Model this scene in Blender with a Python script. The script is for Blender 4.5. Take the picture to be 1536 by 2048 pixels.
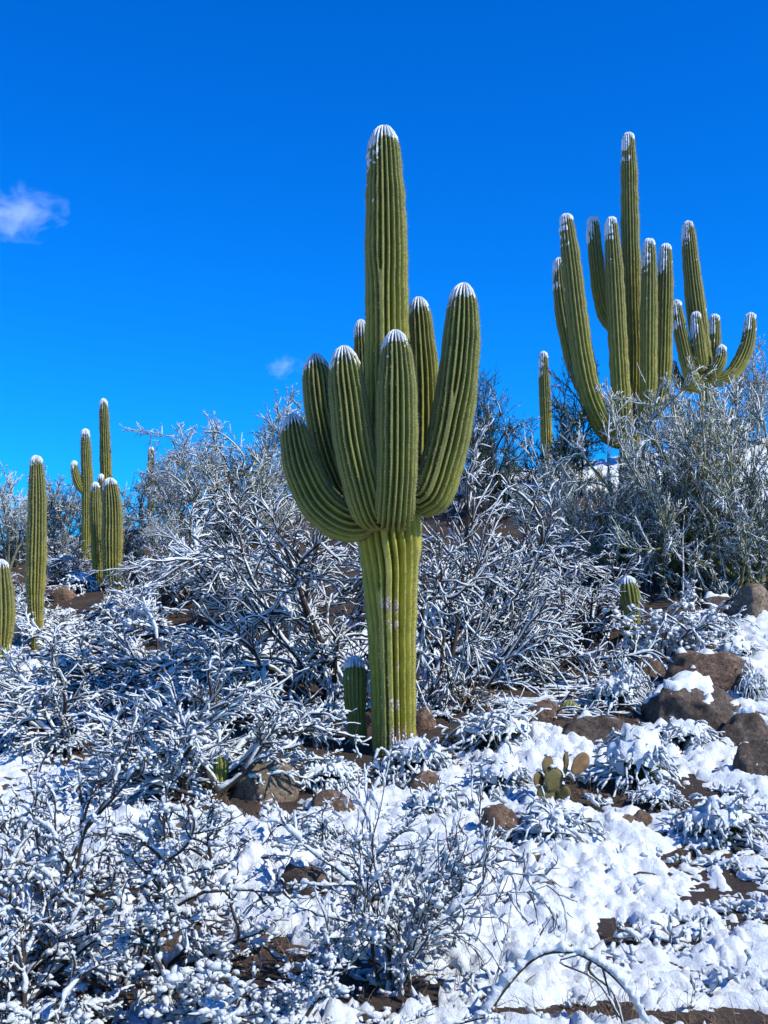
import bpy, math
import numpy as np

# ------------------------------------------------------------------ camera, sky, sun, exposure
scene = bpy.context.scene
for o in list(bpy.data.objects):
    bpy.data.objects.remove(o)
COL = scene.collection
R = math.radians
EYE = np.array([0.0, 0.0, 1.6]); PITCH = R(7.0); VFOV = R(45.0)
cam_d = bpy.data.cameras.new('camera'); cam = bpy.data.objects.new('camera', cam_d); COL.objects.link(cam)
cam.location = EYE; cam.rotation_euler = (R(90) + PITCH, 0, 0)
cam_d.sensor_fit = 'VERTICAL'; cam_d.angle = VFOV; cam_d.clip_start = 0.05; cam_d.clip_end = 3000
scene.camera = cam
scene.render.resolution_x = 768; scene.render.resolution_y = 1024

SUN_EL, SUN_AZ = R(42.0), R(117.0)        # azimuth from +Y towards +X
to_sun = np.array([math.cos(SUN_EL)*math.sin(SUN_AZ), math.cos(SUN_EL)*math.cos(SUN_AZ), math.sin(SUN_EL)])
world = bpy.data.worlds.new('World'); scene.world = world; world.use_nodes = True
wn = world.node_tree; wn.nodes.clear()
sky = wn.nodes.new('ShaderNodeTexSky'); sky.sky_type = 'NISHITA'; sky.sun_disc = False
sky.sun_elevation = SUN_EL; sky.sun_rotation = SUN_AZ; sky.altitude = 900; sky.air_density = 1.0
sky.dust_density = 0.15; sky.ozone_density = 2.5
hs = wn.nodes.new('ShaderNodeHueSaturation'); hs.inputs['Saturation'].default_value = 1.42; hs.inputs['Hue'].default_value = 0.5
gm = wn.nodes.new('ShaderNodeMix'); gm.data_type = 'RGBA'; gm.blend_type = 'MULTIPLY'; gm.inputs[0].default_value = 1; gm.inputs[7].default_value = (0.08, 1.03, 1.72, 1)   # deep saturated blue
bg = wn.nodes.new('ShaderNodeBackground'); bg.inputs['Strength'].default_value = 0.106
wo = wn.nodes.new('ShaderNodeOutputWorld')
wn.links.new(sky.outputs[0], hs.inputs['Color']); wn.links.new(hs.outputs[0], gm.inputs[6]); wn.links.new(gm.outputs[2], bg.inputs[0]); wn.links.new(bg.outputs[0], wo.inputs[0])
sun_d = bpy.data.lights.new('sun', 'SUN'); sun = bpy.data.objects.new('sun', sun_d); COL.objects.link(sun)
sun_d.energy = 5.0; sun_d.angle = R(0.53); sun_d.color = (1.0, 0.95, 0.83)
sun.rotation_euler = (R(90) - SUN_EL, 0, math.atan2(to_sun[0], -to_sun[1]))
scene.view_settings.view_transform = 'Standard'; scene.view_settings.look = 'None'
scene.cycles.diffuse_bounces = 1; scene.cycles.volume_bounces = 3
scene.view_settings.exposure = 0.38; scene.view_settings.gamma = 1.0

# ------------------------------------------------------------------ helpers: pixels, noise, meshes
FPX = 1024.0 / math.tan(VFOV/2)
CP, SP = math.cos(PITCH), math.sin(PITCH)
def ray(px, py):
    u, v = (px-768.0)/FPX, (1024.0-py)/FPX
    d = np.array([u, CP - v*SP, SP + v*CP])
    return d / d[1]                                    # per metre of depth along +Y
def at(px, py, Y):                                     # the point of that sight line at depth Y
    return EYE + ray(px, py)*Y
def ppm(Y, py=1100): return FPX/(Y*(CP + (ray(768, py)[2])*SP))     # pixels per metre at depth Y

def _hash(ix, iy, iz, seed):
    h = (ix.astype(np.int64)*374761393 + iy.astype(np.int64)*668265263 + iz.astype(np.int64)*2147483647 + seed*974634777) & 0xFFFFFFFF
    h = ((h ^ (h >> 13))*1274126177) & 0xFFFFFFFF
    h = ((h ^ (h >> 16))*2246822519) & 0xFFFFFFFF
    return ((h ^ (h >> 15)) & 0xFFFFFF)/float(0xFFFFFF)
def vnoise(P, f=1.0, seed=0):                          # value noise 0..1
    P = np.asarray(P, float)*f
    i = np.floor(P).astype(np.int64); w = P - i; w = w*w*(3-2*w)
    out = 0
    for dx in (0, 1):
        for dy in (0, 1):
            for dz in (0, 1):
                ww = (w[..., 0] if dx else 1-w[..., 0])*(w[..., 1] if dy else 1-w[..., 1])*(w[..., 2] if dz else 1-w[..., 2])
                out = out + ww*_hash(i[..., 0]+dx, i[..., 1]+dy, i[..., 2]+dz, seed)
    return out
def fbm(P, f, n=3, seed=0):
    s = 0; a = 1; t = 0
    for k in range(n):
        s = s + a*vnoise(P, f*2**k, seed+k); t += a; a *= 0.5
    return s/t
def worley2(X, Y, cell, seed):                         # distance to the nearest jittered cell point, in cells
    gx, gy = X/cell, Y/cell
    ix, iy = np.floor(gx).astype(np.int64), np.floor(gy).astype(np.int64)
    best = np.full(X.shape, 9.0); z = np.zeros_like(ix)
    for dx in (-1, 0, 1):
        for dy in (-1, 0, 1):
            jx = _hash(ix+dx, iy+dy, z, seed); jy = _hash(ix+dx, iy+dy, z+7, seed)
            best = np.minimum(best, np.hypot(gx-(ix+dx+jx), gy-(iy+dy+jy)))
    return best
def sstep(a, b, x):
    t = np.clip((x-a)/(b-a), 0, 1); return t*t*(3-2*t)
def nrm(v): return v/np.maximum(np.linalg.norm(v, axis=-1, keepdims=True), 1e-9)

def mesh_np(name, V, quads=None, tris=None, smooth=True, attrs=None):
    me = bpy.data.meshes.new(name)
    V = np.ascontiguousarray(V, dtype=np.float32).reshape(-1, 3)
    q = np.zeros((0, 4), np.int32) if quads is None else np.asarray(quads, np.int32).reshape(-1, 4)
    t = np.zeros((0, 3), np.int32) if tris is None else np.asarray(tris, np.int32).reshape(-1, 3)
    me.vertices.add(len(V)); me.vertices.foreach_set('co', V.ravel())
    loops = np.concatenate([q.ravel(), t.ravel()]).astype(np.int32)
    me.loops.add(len(loops)); me.loops.foreach_set('vertex_index', loops)
    st = np.concatenate([np.arange(len(q))*4, len(q)*4 + np.arange(len(t))*3]).astype(np.int32)
    me.polygons.add(len(st)); me.polygons.foreach_set('loop_start', st)
    me.update(calc_edges=True); me.validate()
    me.polygons.foreach_set('use_smooth', np.full(len(me.polygons), smooth))
    for k, a in (attrs or {}).items():
        at_ = me.attributes.new(k, 'FLOAT', 'POINT'); at_.data.foreach_set('value', np.ascontiguousarray(a, np.float32).ravel())
    return me
def link(name, me, mat, parent=None, loc=None):
    o = bpy.data.objects.new(name, me); COL.objects.link(o)
    if mat and not me.materials: me.materials.append(mat)
    if parent is not None: o.parent = parent
    if loc is not None: o.location = loc
    return o
def tag(o, label=None, cat=None, group=None, kind=None):
    if label: o['label'] = label
    if cat: o['category'] = cat
    if group: o['group'] = group
    if kind: o['kind'] = kind
    return o
def thing(name, loc, label, cat, group=None):
    o = bpy.data.objects.new(name, None); COL.objects.link(o); o.location = loc; o.empty_display_size = 0.2
    return tag(o, label, cat, group)
def copy_thing(src, loc, rz, sc, label, group=None):
    c = src.copy(); COL.objects.link(c); c.location = loc; c.rotation_euler = (0, 0, rz)
    c.scale = sc if hasattr(sc, '__len__') else (sc, sc, sc)
    c['label'] = label
    if group: c['group'] = group
    for ch in src.children:
        d = ch.copy(); COL.objects.link(d); d.parent = c
    return c

# ------------------------------------------------------------------ materials
def mat(name):
    m = bpy.data.materials.new(name); m.use_nodes = True
    nt = m.node_tree; b = nt.nodes['Principled BSDF']
    return m, nt, b
def nd(nt, t, **kw):
    n = nt.nodes.new(t)
    for k, v in kw.items():
        if k in n.inputs: n.inputs[k].default_value = v
        else: setattr(n, k, v)
    return n
def ramp(nt, src, stops):
    r = nt.nodes.new('ShaderNodeValToRGB'); e = r.color_ramp.elements
    while len(e) < len(stops): e.new(0.5)
    for k, (p, c) in enumerate(stops):
        e[k].position = p; e[k].color = (c[0], c[1], c[2], 1) if hasattr(c, '__len__') else (c, c, c, 1)
    nt.links.new(src, r.inputs[0]); return r
def bump(nt, b, src, strength, dist):
    k = nd(nt, 'ShaderNodeBump', Strength=strength, Distance=dist)
    nt.links.new(src, k.inputs['Height']); nt.links.new(k.outputs[0], b.inputs['Normal']); return k
def mix(nt, fac, a, c):
    m = nt.nodes.new('ShaderNodeMix'); m.data_type = 'RGBA'
    for s, v in ((m.inputs[0], fac), (m.inputs[6], a), (m.inputs[7], c)):
        if hasattr(v, 'links') or hasattr(v, 'node'): nt.links.new(v, s)
        elif hasattr(v, '__len__'): s.default_value = (*v[:3], 1)
        else: s.default_value = v
    return m.outputs[2]
def geo_pos(nt):
    return nt.nodes.new('ShaderNodeNewGeometry').outputs['Position']
def noise(nt, scale, detail=4, rough=0.55, vec=None):
    n = nd(nt, 'ShaderNodeTexNoise', Scale=scale, Detail=detail, Roughness=rough)
    nt.links.new(vec if vec is not None else geo_pos(nt), n.inputs['Vector']); return n.outputs[0]

def snow_mat():
    m, nt, b = mat('snow')
    n = noise(nt, 24, 6, 0.65)
    r = ramp(nt, n, [(0.3, (0.60, 0.66, 0.70)), (0.65, (0.71, 0.76, 0.79))])
    nt.links.new(r.outputs[0], b.inputs['Base Color'])
    b.inputs['Roughness'].default_value = 0.55; b.inputs['Specular IOR Level'].default_value = 0.25
    bump(nt, b, noise(nt, 45, 6, 0.75), 0.9, 0.02)
    return m
def bark_mat(name, c0, c1, sc=30, rough=0.85):
    m, nt, b = mat(name)
    r = ramp(nt, noise(nt, sc, 4), [(0.3, c0), (0.7, c1)])
    nt.links.new(r.outputs[0], b.inputs['Base Color']); b.inputs['Roughness'].default_value = rough
    bump(nt, b, noise(nt, sc*4, 3), 0.5, 0.01)
    return m
def cactus_mat(name, young, old, crest):
    m, nt, b = mat(name)
    ag = nd(nt, 'ShaderNodeAttribute', attribute_name='age').outputs['Fac']
    rd = nd(nt, 'ShaderNodeAttribute', attribute_name='ridge').outputs['Fac']
    wr = nd(nt, 'ShaderNodeAttribute', attribute_name='wear').outputs['Fac']
    n1 = noise(nt, 9, 5)
    base = mix(nt, ag, young, old)
    v = ramp(nt, n1, [(0.3, 0.72), (0.72, 1.2)])
    mm = nt.nodes.new('ShaderNodeMix'); mm.data_type = 'RGBA'; mm.blend_type = 'MULTIPLY'; mm.inputs[0].default_value = 1
    nt.links.new(base, mm.inputs[6]); nt.links.new(v.outputs[0], mm.inputs[7])
    cr = ramp(nt, rd, [(0.72, 0.0), (1.0, 0.6)])
    c2 = mix(nt, cr.outputs[0], mm.outputs[2], crest)
    # corky scars
    wn_ = noise(nt, 26, 5, 0.6)
    add = nd(nt, 'ShaderNodeMath', operation='MULTIPLY_ADD'); nt.links.new(wr, add.inputs[0]); add.inputs[1].default_value = 0.62; nt.links.new(wn_, add.inputs[2])
    sc = ramp(nt, add.outputs[0], [(0.80, 0.0), (0.92, 1.0)])
    cork = ramp(nt, noise(nt, 60, 4), [(0.38, (0.16, 0.075, 0.05)), (0.58, (0.66, 0.55, 0.42))])
    c3 = mix(nt, sc.outputs[0], c2, cork.outputs[0])
    nt.links.new(c3, b.inputs['Base Color'])
    b.inputs['Roughness'].default_value = 0.6; b.inputs['Specular IOR Level'].default_value = 0.12
    bump(nt, b, noise(nt, 70, 4), 0.35, 0.006)
    return m
def rock_mat(name, c0, c1, c2):
    m, nt, b = mat(name)
    n1 = noise(nt, 7, 9, 0.72); r1 = ramp(nt, n1, [(0.28, c0), (0.5, c1), (0.74, c2)])
    n2 = noise(nt, 30, 8, 0.8); r2 = ramp(nt, n2, [(0.38, 0.3), (0.62, 1.35)])
    mm = nt.nodes.new('ShaderNodeMix'); mm.data_type = 'RGBA'; mm.blend_type = 'MULTIPLY'; mm.inputs[0].default_value = 1
    nt.links.new(r1.outputs[0], mm.inputs[6]); nt.links.new(r2.outputs[0], mm.inputs[7])
    nt.links.new(mm.outputs[2], b.inputs['Base Color']); b.inputs['Roughness'].default_value = 0.9
    bump(nt, b, noise(nt, 17, 9, 0.72), 1.0, 0.07)
    return m
def dirt_mat():
    m, nt, b = mat('desert_soil')
    n1 = noise(nt, 1.6, 8, 0.65); r1 = ramp(nt, n1, [(0.3, (0.026, 0.017, 0.011)), (0.5, (0.056, 0.035, 0.022)), (0.72, (0.11, 0.072, 0.044))])
    n2 = noise(nt, 60, 7, 0.8); r2 = ramp(nt, n2, [(0.38, 0.25), (0.62, 1.5)])
    mm = nt.nodes.new('ShaderNodeMix'); mm.data_type = 'RGBA'; mm.blend_type = 'MULTIPLY'; mm.inputs[0].default_value = 1
    nt.links.new(r1.outputs[0], mm.inputs[6]); nt.links.new(r2.outputs[0], mm.inputs[7])
    cov = nd(nt, 'ShaderNodeAttribute', attribute_name='cover').outputs['Fac']
    ns = noise(nt, 0.8, 7, 0.65)
    ad = nd(nt, 'ShaderNodeMath', operation='MULTIPLY_ADD'); nt.links.new(cov, ad.inputs[0]); ad.inputs[1].default_value = 0.4; nt.links.new(ns, ad.inputs[2])
    sn = ramp(nt, ad.outputs[0], [(0.72, 0.0), (0.78, 1.0)])
    c = mix(nt, sn.outputs[0], mm.outputs[2], (0.86, 0.88, 0.9))
    nt.links.new(c, b.inputs['Base Color']); b.inputs['Roughness'].default_value = 0.95
    bump(nt, b, noise(nt, 22, 8, 0.75), 1.0, 0.05)
    return m
M = dict(
    snow=snow_mat(), dirt=dirt_mat(),
    bark=bark_mat('dark_bark', (0.018, 0.013, 0.010), (0.055, 0.040, 0.032)),
    bark_brown=bark_mat('reddish_bark', (0.05, 0.025, 0.016), (0.13, 0.07, 0.045)),
    twig_green=bark_mat('palo_verde_bark', (0.080, 0.085, 0.026), (0.20, 0.20, 0.065), 14),
    twig_grey=bark_mat('grey_green_twig', (0.055, 0.065, 0.04), (0.15, 0.16, 0.10), 14),
    twig_dark=bark_mat('dark_green_twig', (0.020, 0.030, 0.020), (0.060, 0.080, 0.050), 14),
    leaf=bark_mat('olive_leaf', (0.035, 0.042, 0.016), (0.10, 0.11, 0.045), 18),
    straw=bark_mat('dry_grass', (0.10, 0.06, 0.032), (0.30, 0.20, 0.11), 9),
    cactus=cactus_mat('saguaro_skin', (0.088, 0.112, 0.028), (0.36, 0.33, 0.034), (0.23, 0.225, 0.08)),
    cactus_far=cactus_mat('saguaro_skin_far', (0.108, 0.122, 0.038), (0.34, 0.30, 0.044), (0.25, 0.235, 0.10)),
    spine=bark_mat('spines', (0.17, 0.14, 0.08), (0.38, 0.33, 0.22), 40),
    pad=cactus_mat('prickly_pear_pad', (0.095, 0.092, 0.035), (0.16, 0.10, 0.05), (0.16, 0.14, 0.07)),
    rock_brown=rock_mat('brown_rock', (0.060, 0.037, 0.026), (0.19, 0.120, 0.080), (0.36, 0.25, 0.17)),
    rock_dark=rock_mat('dark_rock', (0.036, 0.027, 0.021), (0.115, 0.084, 0.064), (0.25, 0.185, 0.14)),
    rock_tan=rock_mat('tan_rock', (0.11, 0.08, 0.055), (0.25, 0.19, 0.13), (0.38, 0.30, 0.22)),
)

# ------------------------------------------------------------------ terrain: a hillside rising away from the camera
_cp = [(-60, 2048, 5.1), (768, 2048, 5.2), (1600, 2048, 5.3), (788, 1496, 10.1), (430, 1600, 8.9), (1510, 1575, 9.2),
       (1000, 1500, 10.0), (1415, 1392, 11.3), (850, 1410, 11.3), (1330, 1312, 13.0), (1235, 1192, 16.0), (1530, 1232, 14.2),
       (73, 1292, 15.5), (4, 1345, 13.3), (215, 1180, 18.5), (290, 1118, 20.5), (-40, 1104, 23.5), (150, 1100, 23.0),
       (420, 1075, 21.0), (560, 1010, 24.0), (768, 985, 25.0), (1010, 965, 22.5), (1250, 965, 22.5), (1414, 905, 25.0), (1560, 885, 26.5)]
_pts = [at(*c) for c in _cp] + [np.array(p, float) for p in
        [(-5, -6, -0.3), (0, -6, -0.3), (5, -6, -0.25), (-6, 5, 0.2), (6, 5, 0.3), (-9, 12, 1.0), (-13, 22, 2.6), (9, 12, 1.9), (13, 22, 5.2),
         (-10, 34, 2.6), (0, 34, 4.4), (12, 34, 5.8), (-14, 46, 0.5), (0, 46, 1.5), (14, 46, 2.5), (-20, 12, 0.3), (20, 12, 2.6), (-20, 30, 2.0), (22, 30, 5.6)]]
_C = np.array(_pts)
def _phi(r): return np.where(r > 1e-6, r*r*np.log(np.maximum(r, 1e-6)), 0)
_n = len(_C); _A = np.zeros((_n+3, _n+3))
_A[:_n, :_n] = _phi(np.linalg.norm(_C[:, None, :2]-_C[None, :, :2], axis=2)) + np.eye(_n)*0.3
_A[:_n, _n] = 1; _A[:_n, _n+1:] = _C[:, :2]; _A[_n:, :_n] = _A[:_n, _n:].T
_W = np.linalg.solve(_A, np.concatenate([_C[:, 2], np.zeros(3)]))
def terrain_exact(X, Y):
    X = np.asarray(X, float); Y = np.asarray(Y, float); sh = X.shape; x = X.ravel(); y = Y.ravel()
    cx = np.clip(x, -22, 24); cy = np.clip(y, -8, 46)
    z = _W[_n] + _W[_n+1]*cx + _W[_n+2]*cy
    for k in range(_n): z = z + _W[k]*_phi(np.hypot(cx-_C[k, 0], cy-_C[k, 1]))
    far = np.hypot(x-cx, y-cy)
    z = z*np.exp(-far/60) - 6*(1-np.exp(-far/200))
    P = np.stack([x, y, x*0], -1)
    z = z + (fbm(P, 0.55, 3, 5)-0.5)*0.16*sstep(2, 6, y)
    return z.reshape(sh)
_gx = np.arange(-24, 26.01, 0.2); _gy = np.arange(-8, 48.01, 0.2)
_G = terrain_exact(*np.meshgrid(_gx, _gy))
def terrain(X, Y):
    X = np.asarray(X, float); Y = np.asarray(Y, float)
    fx = np.clip((X+24)/0.2, 0, len(_gx)-1.001); fy = np.clip((Y+8)/0.2, 0, len(_gy)-1.001)
    i = fx.astype(int); j = fy.astype(int); u = fx-i; v = fy-j
    return (_G[j, i]*(1-u)+_G[j, i+1]*u)*(1-v) + (_G[j+1, i]*(1-u)+_G[j+1, i+1]*u)*v
def ground_at(px, py):                                 # where that sight line meets the hillside
    d = ray(px, py); Ys = np.arange(3.0, 34.0, 0.02)
    P = EYE[None] + d[None]*Ys[:, None]
    below = np.nonzero(P[:, 2] <= terrain(P[:, 0], P[:, 1]))[0]
    k = below[0] if len(below) else int(np.argmin(P[:, 2]-terrain(P[:, 0], P[:, 1])))
    return P[k]
def on_ground(px, Y, dz=0.0):                          # column px at depth Y, dropped on the hillside
    x = ray(px, 1200)[0]*Y
    return np.array([x, Y, float(terrain(np.array(x), np.array(Y)))+dz])

def axis(lo, hi, step, far, k=1.25):
    a = list(np.arange(lo, hi+1e-6, step)); s = step
    while a[-1] < far: s *= k; a.append(a[-1]+s)
    s = step; b = []; c = lo
    while c > -far: s *= k; c -= s; b.append(c)
    return np.array(b[::-1]+a)
gx = axis(-13, 14, 0.2, 900); gy = axis(0.5, 32, 0.2, 900)
GX, GY = np.meshgrid(gx, gy)
GZ = terrain_exact(GX, GY)
def grid_quads(nr, nc, off=0):
    i = np.arange(nr-1)[:, None]*nc + np.arange(nc-1)[None]
    return (np.stack([i, i+1, i+nc+1, i+nc], -1)+off).reshape(-1, 4)
FAN = dict(y0=-3.0, half=R(25), r0=6.2, r1=33.0)
fr = np.hypot(GX, GY-FAN['y0']); fa = np.abs(np.arctan2(GX, GY-FAN['y0']))
outside = 1 - (sstep(FAN['r0']-.3, FAN['r0']+.3, fr)*sstep(FAN['r1']+1, FAN['r1']-1, fr)*sstep(FAN['half']+.03, FAN['half']-.02, fa))
ground = link('ground', mesh_np('ground', np.stack([GX, GY, GZ], -1), grid_quads(*GX.shape), attrs={'cover': outside}), M['dirt'])
tag(ground, 'brown stony desert soil of the hillside', 'ground', kind='structure')

# bare patches in the snow: pixel centre, half-size in px, strength
BARE = [(500, 1915, 130, 40, 1.6), (1330, 2045, 260, 26, 1.5), (1232, 1868, 34, 26, 1.3), (640, 1515, 150, 26, 1.5), (770, 1485, 100, 45, 1.6),
        (1040, 1392, 200, 36, 1.15), (1120, 1430, 120, 26, 1.2), (900, 1440, 60, 40, 1.0), (1170, 1590, 70, 26, .9), (1010, 1660, 60, 40, 1.0), (1340, 1720, 50, 18, 0.6), (1480, 1670, 40, 18, .5),
        (1330, 1590, 110, 26, .9), (1290, 1310, 110, 20, 1.1), (150, 1150, 110, 40, .7), (300, 1120, 80, 40, .7), (1380, 1210, 180, 40, 1.2),
        (520, 1600, 90, 30, 1.0), (600, 1780, 60, 36, 1.0), (1480, 1480, 90, 50, .8), (1000, 1010, 300, 60, .5), (430, 1580, 90, 40, 1.1), (1090, 1340, 130, 30, .8),
        (950, 1500, 60, 26, .9), (1250, 1430, 60, 30, .7), (150, 1330, 80, 40, .7), (760, 1410, 200, 40, .9)]
UNDER = [(930, 11.4, 1.6, 1.0, 1.1), (560, 11.6, 1.6, 1.0, 1.1), (430, 9.3, .8, .6, 1.0), (150, 10.6, .8, .7, .9), (300, 12.8, .8, .7, .9), (480, 15.6, 1.2, .9, 1), (1010, 15, 1.4, 1, 1), (1200, 14.1, .9, .7, 1),
         (1340, 16.3, 1.6, 1.2, 1.4), (1470, 16, 1.5, 1.2, 1.4), (1335, 13, .5, .4, 1), (60, 5.6, .5, .5, .9), (290, 5.8, .5, .4, .8), (130, 6.8, .5, .5, .8), (800, 5.6, .4, .4, .7), (180, 14.8, 1.2, 1.2, .45), (60, 19, 2.5, 3, .5), (400, 20, 3, 2.5, 1), (1100, 19, 2.5, 2.5, 1.2), (40, 12.5, .8, .8, .6), (700, 17, 2, 2, 1)]
def bare_field(X, Y):
    s = np.zeros(X.shape)
    for (px, yy, wx, wy, a) in UNDER:
        s = s + a*np.exp(-(((X-ray(px, 1200)[0]*yy)/wx)**2+((Y-yy)/wy)**2)**1.5*.7)
    for (px, py, hx, hy, a) in BARE:
        c = ground_at(px, py); t = ground_at(px, max(py-hy, 700)); b_ = ground_at(px, min(py+hy, 2140))
        wx = hx/ppm(c[1]); wy = max(0.12, abs(t[1]-b_[1])*0.5)
        q = ((X-c[0])/wx)**2 + ((Y-c[1])/wy)**2
        s = s + a*np.exp(-q**1.5*0.7)
    return s
def snow_sheet():
    nr, nc = 660, 420
    rr = FAN['r0']*(FAN['r1']/FAN['r0'])**(np.linspace(0, 1, nr))
    aa = np.linspace(-FAN['half'], FAN['half'], nc)
    RR, AA = np.meshgrid(rr, aa, indexing='ij')
    X = RR*np.sin(AA); Y = FAN['y0']+RR*np.cos(AA)
    P = np.stack([X, Y, X*0], -1)
    wx = X + (fbm(P, 3, 2, 21)-.5)*0.25; wy = Y + (fbm(P, 3, 2, 25)-.5)*0.25
    big = fbm(P, 0.9, 3, 31)
    Pw = np.stack([wx, wy, X*0], -1)
    bil = sum(am*np.sin(np.pi*.5*np.abs(2*vnoise(Pw+k*3.7, fr, 40+k)-1)) for k, (fr, am) in enumerate([(3.1, .050), (6.5, .046), (13.0, .046), (24.0, .036), (42.0, .020)]))
    l2 = 1-np.clip(worley2(wx, wy, 0.20, 2), 0, 1)**2
    mod = sstep(.3, .7, fbm(P, 1.1, 2, 77))
    th = 0.10*(big-.5) + bil*(.75+.5*mod) + 0.030*mod*(l2-.5) + 0.03*(fbm(P, 26, 2, 9)-.5)
    th = th - np.percentile(th[:480], 10)
    th = th - 0.080*bare_field(X, Y)
    Z = terrain(X, Y)
    edge = sstep(FAN['half'], FAN['half']-.02, np.abs(AA))
    th = np.where(th > 0, th, th*0.8-0.012)
    V = np.stack([X, Y, Z+th], -1)
    q = grid_quads(nr, nc); keep = (th.ravel()[q] > -0.03).any(1)
    return mesh_np('snow_cover', V, q[keep][:, ::-1])
snow_cover = link('snow_cover', snow_sheet(), M['snow'])
tag(snow_cover, 'lumpy white snow lying over the stony hillside', 'snow', kind='structure')

# ------------------------------------------------------------------ saguaros
def catmull(C, n):
    C = np.asarray(C, float); P = np.vstack([2*C[0]-C[1], C, 2*C[-1]-C[-2]]); m = len(C)-1
    t = np.linspace(0, m, n); i = np.minimum(t.astype(int), m-1); u = (t-i)[:, None]
    a, b, c, d = P[i], P[i+1], P[i+2], P[i+3]
    return 0.5*((2*b)+(c-a)*u+(2*a-5*b+4*c-d)*u*u+(-a+3*b-3*c+d)*u**3)
def stem(ctrl, rad, ribs, q=(0, .12, .32, .5, .68, .88), ds=0.03, depth=0.22, blunt=2.0, forks=(), age=None, wear=(), seed=0, pleat=0.0, twist=0.0):
    """ribbed column along ctrl points; returns grids of positions, smooth normals and per-vertex fields"""
    ctrl = np.asarray(ctrl, float); rad = np.asarray(rad, float)
    D = catmull(np.column_stack([ctrl, rad]), 400)
    seg = np.linalg.norm(np.diff(D[:, :3], axis=0), axis=1); S = np.concatenate([[0], np.cumsum(seg)]); L = S[-1]
    Rt = rad[-1]; Lt = blunt*Rt
    s1 = np.arange(0, L-Lt, ds); th = np.linspace(0, np.pi/2, 15)[0:]
    s = np.concatenate([s1, (L-Lt)+Lt*np.sin(th)])
    I = np.stack([np.interp(s, S, D[:, k]) for k in range(4)], -1)
    P = I[:, :3]; r = I[:, 3].copy()
    u = np.clip((s-(L-Lt))/Lt, 0, 1); r = r*np.sqrt(np.maximum(1-u**2.3, 0)); r[-1] = 0.0008
    T = nrm(np.gradient(P, axis=0)); 
    N = np.zeros_like(T); v = np.array([1.0, 0, 0]); v = nrm(v - T[0]*(v@T[0])); N[0] = v
    for k in range(1, len(T)):
        v = N[k-1]-T[k]*(N[k-1]@T[k]); N[k] = v/np.linalg.norm(v)
    B = np.cross(T, N)
    nr = len(s); nq = len(q)
    val = np.ones((nr, ribs))
    for (k, sf) in forks: val[:, k % ribs] *= sstep(sf-0.004, sf+0.035, s)
    w = np.ones((nr, ribs))
    for (k, sf) in forks:
        vv = 0.52+0.48*sstep(sf-0.25, sf+0.25, s); w[:, k % ribs] *= vv; w[:, (k-1) % ribs] *= vv
    rng = np.random.default_rng(seed)
    w *= (1+0.16*(rng.random(ribs)-.5))[None]
    edge = np.concatenate([np.zeros((nr, 1)), np.cumsum(w, 1)], 1); edge /= edge[:, -1:]
    qa = np.array(q)
    ang = (edge[:, :-1, None] + (edge[:, 1:]-edge[:, :-1])[:, :, None]*qa[None, None])*2*np.pi
    ang = ang + (twist*s)[:, None, None] + rng.random()*0.3
    h0 = np.sin(np.pi*qa)**0.95
    vl = val[:, :, None]; vr = np.roll(val, -1, 1)[:, :, None]
    vv = np.where(qa[None, None] < 0.5, vl, vr)
    h = 1-(1-h0[None, None])*vv                                  # 1 on crest, 0 in valley
    h = h.reshape(nr, -1); ang = ang.reshape(nr, -1)
    Pn = P + 7.3*seed
    wob = 1+0.05*(fbm(np.stack([s*0+seed, s, s*0], -1), 2.2, 3, seed)-.5)*2
    if pleat: wob = wob + pleat*(vnoise(np.stack([s*0+seed*3.1, s, s*0], -1), 9.0, seed+4)-.5)
    rr = (r*wob)[:, None]*(1-depth*(1-h)) 
    dirs = np.cos(ang)[..., None]*N[:, None]+np.sin(ang)[..., None]*B[:, None]
    V = P[:, None]+dirs*rr[..., None]
    V = V + dirs*((vnoise(V, 11, seed+9)-.5)*0.010*np.minimum(1, rr/0.08))[..., None]
    # smooth outward normal of the envelope
    drds = np.gradient(r, s+np.arange(nr)*1e-7)
    Ns = nrm(dirs - T[:, None]*np.clip(drds, -8, 8)[:, None, None])
    ag = np.zeros(nr) if age is None else np.interp(s/L, [a[0] for a in age], [a[1] for a in age])
    we = np.zeros((nr, ang.shape[1]))
    for (c, rad_) in wear: we = np.maximum(we, np.exp(-(np.linalg.norm(V-np.asarray(c), axis=-1)/rad_)**2))
    return dict(V=V, N=Ns, h=h, s=s, L=L, r=r, age=np.repeat(ag[:, None], ang.shape[1], 1), wear=we, ribs=ribs, nq=nq, u=u, T=T, dirs=dirs)
def cyl_quads(nr, nc):
    i = np.arange(nr-1)[:, None]*nc; j = np.arange(nc)[None]; k = (j+1) % nc
    return np.stack([i+j, i+k, i+nc+k, i+nc+j], -1).reshape(-1, 4)
def stem_mesh(name, g, origin):
    nr, nc = g['V'].shape[:2]
    return mesh_np(name, g['V'].reshape(-1, 3)-origin, cyl_quads(nr, nc), attrs={'age': g['age'], 'ridge': g['h'], 'wear': g['wear']})
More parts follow.
